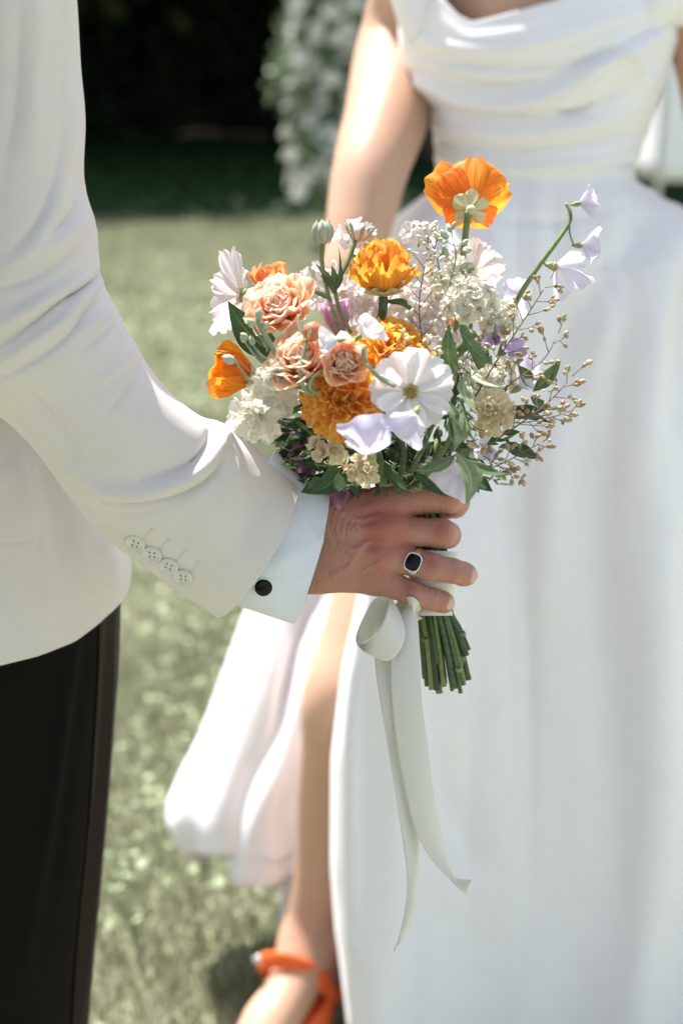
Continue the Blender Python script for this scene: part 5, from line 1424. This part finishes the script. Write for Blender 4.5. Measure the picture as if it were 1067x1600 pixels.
# tall buds
round_bud(504, 364, .925, (.02, .98, .1), 15, M_budS, 'tall closed bud left of the golden poppy globe', 8, 7, 2.1)
round_bud(561, 364, .925, (.15, .95, .1), 14, M_budW, 'blush bud with curling bracts beside the golden poppy globe', 48, 6, 2.0)
stem([(504, 378, .925), (503, 410, .925), (508, 440, .923), (517, 475, .92), (532, 522, .915)], 3.6, M_stem)
stem([(556, 374, .925), (545, 405, .923), (528, 440, .92), (524, 455, .92), (531, 485, .918), (548, 520, .913)], 3.6, M_stem)
for (x0, y0, x1, y1, w_) in [(524, 458, 493, 412, 11), (524, 456, 500, 430, 9), (523, 458, 518, 414, 12), (524, 456, 533, 412, 10), (526, 452, 529, 385, 4), (522, 460, 510, 432, 10), (520, 470, 484, 455, 8)]:
    leaf((x0, y0, .918), (x1, y1, .915), w_, M_leafM, bend=.06, fold=.5)

# ---- sprays of seed buds
BR = [bud_me(11.5 * S, 3.5 * S, M_bud), bud_me(9.5 * S, 3.0 * S, M_bud), bud_me(10.5 * S, 3.2 * S, M_budN), bud_me(8 * S, 2.9 * S, M_budN)]
PA = [bud_me(11 * S, 3.6 * S, M_budP), bud_me(9 * S, 3.0 * S, M_budP)]
sp_l = 'twiggy spray of brown seed buds '
spray([(742, 620, .925), (775, 565, .92), (815, 505, .918), (860, 435, .92)], 15, 1.6, BR, 1, blen=34, label=sp_l + 'reaching up under the sweet peas')
spray([(765, 625, .915), (810, 590, .91), (850, 560, .91), (872, 520, .912)], 7, 1.3, BR, 2, blen=26, label=sp_l + 'just under the uppermost spray')
spray([(770, 690, .915), (815, 660, .905), (860, 625, .90), (893, 588, .905)], 12, 1.5, BR, 3, blen=30, label=sp_l + 'reaching furthest out')
spray([(770, 660, .92), (820, 660, .915), (868, 650, .915), (884, 645, .915)], 7, 1.2, BR, 4, blen=22, label=sp_l + 'below the one reaching furthest out')
spray([(735, 735, .905), (775, 728, .90), (820, 705, .90), (848, 690, .90)], 9, 1.3, BR, 5, blen=24, label=sp_l + 'above the drooping leaf')
spray([(730, 700, .90), (760, 715, .895), (785, 732, .895), (802, 742, .895)], 7, 1.2, BR, 6, blen=20, label=sp_l + 'lowest beside the knuckle')
spray([(700, 660, .90), (712, 640, .895), (735, 660, .89), (748, 690, .89)], 7, 1.2, BR, 7, blen=22, label=sp_l + 'crossing the cream carnation')
spray([(668, 600, .90), (660, 540, .895), (655, 470, .895), (668, 390, .90)], 15, 1.7, PA, 8, blen=36, mat=M_stemB, label='tall spray of pale buds in front of the golden poppy globe')
spray([(690, 600, .91), (700, 560, .91), (720, 590, .905), (700, 520, .905)], 6, 1.2, PA, 9, blen=26, label='short spray of pale buds beside the upright leaf')
spray([(600, 560, .885), (630, 540, .88), (655, 548, .88), (672, 556, .88)], 6, 1.1, PA, 10, blen=20, label='small pale buds over the marigold')
spray([(690, 440, .93), (684, 410, .93), (676, 385, .93), (665, 362, .93)], 7, 1.2, PA, 11, blen=22, label='pale buds beside the poppy stem')
spray([(700, 480, .92), (704, 440, .92), (712, 400, .92), (706, 372, .92)], 6, 2.0, [bud_me(15 * S, 4.6 * S, M_budG)], 12, mat=M_stemP, blen=16, label='green stock buds touching the poppy stem')
spray([(740, 590, .925), (720, 570, .92), (735, 555, .92), (745, 540, .92)], 6, 1.1, BR, 13, blen=20, label=sp_l + 'behind the upright leaf')

# ---- single leaves
for (a_, b_, w_, m_, bd, fc, tw) in [
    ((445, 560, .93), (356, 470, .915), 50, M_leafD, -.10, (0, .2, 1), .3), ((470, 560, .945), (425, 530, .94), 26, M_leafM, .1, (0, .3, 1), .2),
    ((712, 600, .90), (702, 505, .885), 27, M_leafM, -.08, (.2, .1, 1), .2), ((770, 570, .90), (716, 505, .895), 20, M_leafM, -.10, (.3, .3, 1), .5),
    ((735, 570, .90), (792, 606, .875), 14, M_leafP, .18, (0, .5, 1), .2), ((728, 580, .895), (746, 646, .87), 22, M_leafP, .12, (0, 0, 1), .6),
    ((720, 572, .90), (700, 640, .88), 14, M_leafP, .2, (0, 0, 1), .6), ((722, 624, .885), (742, 690, .87), 14, M_leafM, .1, (0, 0, 1), .3),
    ((700, 625, .88), (709, 706, .86), 28, M_leafP, -.12, (.2, 0, 1), .5), ((722, 640, .875), (712, 700, .865), 24, M_leafM, .1, (-.3, 0, 1), .3),
    ((712, 706, .86), (728, 790, .85), 34, M_leafP, -.18, (.3, -.1, 1), .3), ((718, 712, .862), (800, 740, .87), 20, M_leafM, .14, (0, .6, 1), .4),
    ((712, 710, .865), (640, 734, .86), 22, M_leafM, -.16, (0, .6, 1), -.3), ((715, 715, .87), (735, 700, .86), 18, M_leafM, .1, (0, .2, 1), .3),
    ((832, 612, .92), (876, 562, .915), 22, M_leafM, .05, (.2, .3, 1), .2), ((830, 608, .925), (808, 570, .92), 20, M_leafM, .08, (0, .3, 1), .3),
    ((828, 620, .93), (868, 640, .925), 16, M_leafM, .1, (0, .4, 1), .2), ((800, 640, .94), (852, 640, .935), 24, M_leafD, .08, (0, .5, 1), .2),
    ((790, 690, .94), (846, 716, .93), 30, M_leafD, .10, (0, .6, 1), .2), ((770, 650, .95), (860, 660, .95), 26, M_leafD, -.1, (0, .4, 1), .2),
    ((740, 740, .93), (770, 768, .925), 22, M_leafD, .1, (0, .2, 1), .3), ((690, 690, .92), (745, 728, .9), 22, M_leafD, -.1, (0, .3, 1), .3),
    ((538, 716, .915), (480, 772, .895), 38, M_leafD, -.14, (.1, .2, 1), .3), ((520, 760, .94), (470, 770, .93), 28, M_leafD, .1, (0, .2, 1), .2),
    ((404, 655, .94), (378, 684, .935), 13, M_leafD, .1, (0, 0, 1), .2), ((600, 470, .93), (648, 488, .92), 16, M_leafM, -.12, (0, .5, 1), .3),
    ((650, 735, .90), (700, 775, .90), 16, M_leafD, .1, (0, .3, 1), .3), ((600, 720, .92), (640, 770, .91), 20, M_leafD, .1, (0, .3, 1), .3),
    ((700, 560, .93), (760, 520, .93), 14, M_leafM, .1, (0, .5, 1), .3), ((740, 480, .95), (800, 470, .95), 12, M_leafM, .1, (0, .5, 1), .3),
    ((520, 700, .985), (455, 668, .965), 40, M_leafD, .1, (0, .7, .7), .2), ((540, 730, .985), (462, 712, .965), 40, M_leafD, -.1, (0, .7, .7), .2), ((560, 700, .99), (490, 650, .975), 44, M_leafM, .1, (0, .7, .7), .2),  # this row and the next: dark leaves, also added to shade the hand
    ((580, 740, .985), (500, 742, .968), 40, M_leafD, .12, (0, .8, .6), .2), ((600, 720, .99), (530, 690, .975), 44, M_leafD, .1, (0, .8, .6), .2), ((640, 730, .985), (560, 715, .972), 42, M_leafM, -.1, (0, .8, .6), .2),
    ((445, 700, .96), (430, 760, .95), 22, M_leafD, .1, (0, .2, 1), .3), ((560, 780, .95), (510, 700, .95), 26, M_leafD, .1, (0, .2, 1), .3)]:
    leaf(a_, b_, w_, m_, bend=bd, face=fc, twist=tw)
# visible stems inside the bouquet
for pts, r__ in [([(640, 740, .94), (664, 690, .93), (700, 600, .93)], 5), ([(600, 760, .93), (590, 700, .93), (570, 640, .93)], 5.5), ([(655, 760, .92), (700, 690, .905), (720, 640, .90)], 4.5),
                 ([(740, 520, .915), (700, 575, .93), (690, 640, .94)], 7), ([(752, 575, .905), (722, 505, .90)], 7), ([(560, 760, .95), (500, 690, .95), (440, 640, .95)], 4),
                 ([(620, 770, .93), (630, 700, .92), (600, 640, .92)], 5), ([(500, 560, .92), (520, 620, .93), (560, 700, .94)], 4.5), ([(445, 590, .93), (480, 610, .93), (540, 650, .93)], 4)]:
    stem(pts, r__, M_stemD if r__ in (5, 5.5) else M_stem)

# ---- the dense small leaves that fill the shade between the stems
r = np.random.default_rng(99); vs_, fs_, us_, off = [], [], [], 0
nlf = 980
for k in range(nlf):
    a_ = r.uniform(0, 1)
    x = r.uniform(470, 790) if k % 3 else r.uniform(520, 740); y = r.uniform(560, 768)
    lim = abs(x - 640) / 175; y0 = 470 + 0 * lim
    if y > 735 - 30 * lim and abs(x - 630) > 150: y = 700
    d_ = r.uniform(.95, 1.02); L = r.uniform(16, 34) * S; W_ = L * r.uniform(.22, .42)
    if k > 640: x = r.uniform(455, 640); y = r.uniform(590, 752); d_ = r.uniform(.945, .985); y = r.uniform(630, 748); L *= 1.25; W_ *= 1.7  # extra leaves added behind the blooms to keep sun off the hand
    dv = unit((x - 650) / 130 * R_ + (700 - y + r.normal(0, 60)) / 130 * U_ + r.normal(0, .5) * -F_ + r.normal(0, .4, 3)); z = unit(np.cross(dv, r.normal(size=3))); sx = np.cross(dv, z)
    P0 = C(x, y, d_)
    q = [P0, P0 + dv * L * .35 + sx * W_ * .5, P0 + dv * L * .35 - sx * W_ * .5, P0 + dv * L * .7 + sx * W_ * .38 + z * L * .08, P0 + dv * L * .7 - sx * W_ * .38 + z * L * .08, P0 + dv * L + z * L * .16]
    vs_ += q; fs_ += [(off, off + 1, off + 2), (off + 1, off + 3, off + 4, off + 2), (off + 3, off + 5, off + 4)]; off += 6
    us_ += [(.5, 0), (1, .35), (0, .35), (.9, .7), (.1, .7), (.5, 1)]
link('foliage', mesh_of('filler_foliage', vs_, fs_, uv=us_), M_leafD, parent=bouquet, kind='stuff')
# fine twigs with tiny pale tips
parts = []
for k in range(46):
    x = r.uniform(440, 700); y = r.uniform(680, 765); d_ = r.uniform(.925, .96)
    if x < 500: y = r.uniform(660, 740)
    an = r.uniform(-.6, 3.7); L = r.uniform(20, 46)
    p0 = (x, y, d_); p1 = (x + math.cos(an) * L * .6, y - math.sin(an) * L * .5, d_ - .004); p2 = (x + math.cos(an) * L, y - math.sin(an) * L * .6 - 4, d_ - .006)
    parts.append(tube([C(*p0), C(*p1), C(*p2)], .9 * S, .6 * S, 5, 7))
    for j in range(6):
        t_ = r.uniform(.3, 1); q0 = C(p0[0] + (p2[0] - p0[0]) * t_, p0[1] + (p2[1] - p0[1]) * t_, d_ - .004); parts.append(tube([q0, q0 + r.normal(0, 2.2, 3) * S, q0 + r.normal(0, 3.0, 3) * S], [.5 * S, 1.3 * S, .6 * S], 0, 5, 5))
v, f = join(parts); link('filler_twigs', mesh_of('filler_twigs', v, f), M_stemP, parent=bouquet, kind='stuff')

# ---- handle: stems passing through the hand and cut off below the ribbon
r = np.random.default_rng(12)
for k in range(34):
    a_ = k * 2.39996; q = math.sqrt((k + .5) / 34) * 33
    x0, z0 = q * math.cos(a_), q * math.sin(a_); kn = r.normal(0, 2.2)
    xb = 698 + x0 * 1.12 + (x0 > 0) * 4; yb = 1058 + r.uniform(-36, 26) - .28 * x0 + z0 * .3; db = .992 - z0 * S * .9
    xm = 672 + x0 * .86; dm = .992 - z0 * S * .82
    xt = 640 + x0 * 2.2 + r.normal(0, 8); dt = .985 - z0 * S * 1.6
    rad = r.uniform(2.9, 6.6)
    m = [M_stemD, M_stem, M_stemD][k % 3]
    P_ = [C(xt, 690, dt), C(655 + x0 * 1.1, 780, .99 - z0 * S * 1.0), C(xm, 880, dm), C(xm + 7 + r.normal(0, 1), 950, dm), C((xm + 9 + xb) / 2 + kn, (950 + yb) / 2, (dm + db) / 2), C(xb + kn, yb, db)]
    v, f = tube(P_, rad * S, rad * .95 * S, 9, 22, wob=.04)
    link('stem', mesh_of('cut_stem', v, f), m, parent=bouquet)
for x, y in ((664, 1000), (722, 990), (716, 1046)):
    v, f = lathe([(.001, -4 * S), (5 * S, -3 * S), (6.5 * S, 0), (4.5 * S, 3.5 * S), (.001, 4 * S)], 9); link('stem_node', mesh_of('stem_node', v, f), M_stem, parent=bouquet, mw=frame(x, y, .978, (.2, .8, .5)))

# ---- satin ribbon: wrap, bow loops, tails
rib = link('ribbon', None, parent=bouquet, mw=Matrix.Translation(V3(C(640, 945, .96))))
secs = [(716, 862, 632, 858, .992, .0185), (712, 900, 635, 895, .992, .0182), (708, 932, 634, 928, .992, .0178), (709, 962, 634, 962, .992, .0178)]
G = loft_img(secs, 60, 72, .95)
px, py, d = project(G); Nn = grid_normals(G, True)
G = G + Nn * (.00035 * np.sin((py - px * .12) / 3.3 + 1.2 * np.sin(px / 9)))[..., None] * 1.2
o = link('ribbon_wrap', mesh_of('ribbon_wrap', G.reshape(-1, 3), grid_faces(60, 72, True)), M_satin, parent=rib)
def strip(name, L_, R__, n=90, m=13, bow=.0, ripple=0., label=None):
    a = catmull([list(C(*p)) for p in L_], n); b_ = catmull([list(C(*p)) for p in R__], n)
    u = np.linspace(0, 1, m)
    g = a[:, None] * (1 - u)[None, :, None] + b_[:, None] * u[None, :, None]
    T = np.gradient(g, axis=0); X = (b_ - a)[:, None]; N = np.cross(T, X); N /= np.linalg.norm(N, axis=-1, keepdims=True) + 1e-12
    t_ = np.linspace(0, 1, n)[:, None]
    g = g + N * (bow * np.sin(PI * u)[None] + ripple * np.sin(t_ * 9 + 2.2 * u[None]))[..., None]
    o = link(name, mesh_of(name, g.reshape(-1, 3), grid_faces(n, m), uv=grid_uv(n, m)), M_satin, parent=rib, label=label)
    md = o.modifiers.new('t', 'SOLIDIFY'); md.thickness = .0005; md.offset = 0
    return o
# front loop: down behind on the left, round the bottom, back up in front
strip('bow_loop', [(600, 930, .970), (583, 938, .968), (570, 960, .964), (559, 984, .959), (556, 1000, .954), (563, 1013, .949), (582, 1025, .944), (605, 1033, .941), (623, 1019, .941), (632, 997, .944), (630, 975, .950), (621, 952, .957), (612, 938, .962)],
                  [(622, 932, .976), (612, 940, .980), (606, 958, .982), (598, 976, .981), (585, 992, .977), (567, 1007, .962), (580, 999, .946), (592, 985, .938), (600, 968, .937), (604, 954, .941), (607, 944, .948), (608, 938, .955), (608, 934, .960)], ripple=.0003, n=150)
strip('bow_loop', [(622, 938, .975), (614, 952, .975), (610, 975, .972), (614, 1002, .972), (626, 1006, .970), (634, 980, .966), (636, 950, .966)],
                  [(640, 938, .985), (634, 955, .990), (628, 975, .992), (630, 996, .990), (640, 996, .984), (646, 975, .978), (646, 950, .972)])
strip('ribbon_knot', [(628, 936, .966), (640, 932, .956), (652, 938, .958), (658, 952, .970)], [(626, 968, .970), (640, 972, .960), (652, 970, .960), (660, 966, .970)], bow=.003, n=30)
# narrower tail
strip('ribbon_tail', [(590, 1000, .975), (586, 1030, .966), (595, 1100, .958), (605, 1160, .954), (618, 1230, .951), (628, 1300, .952), (635, 1370, .956), (631, 1430, .960), (617, 1488, .966)],
                     [(614, 1000, .972), (613, 1030, .962), (621, 1100, .955), (629, 1160, .960), (642, 1230, .966), (652, 1300, .966), (651, 1370, .962), (646, 1430, .960), (621, 1476, .964)], bow=.0018, ripple=.0008)
# wide tail with a folded tip
strip('ribbon_tail', [(632, 950, .966), (616, 985, .955), (611, 1040, .950), (613, 1100, .948), (620, 1160, .947), (633, 1230, .949), (650, 1300, .952), (678, 1350, .955), (709, 1380, .958), (731, 1398, .955)],
                     [(650, 952, .968), (654, 990, .955), (656, 1040, .948), (659, 1100, .946), (667, 1160, .950), (675, 1230, .956), (687, 1300, .962), (700, 1345, .964), (712, 1371, .958), (735, 1376, .950)], bow=.0028, ripple=.0010)
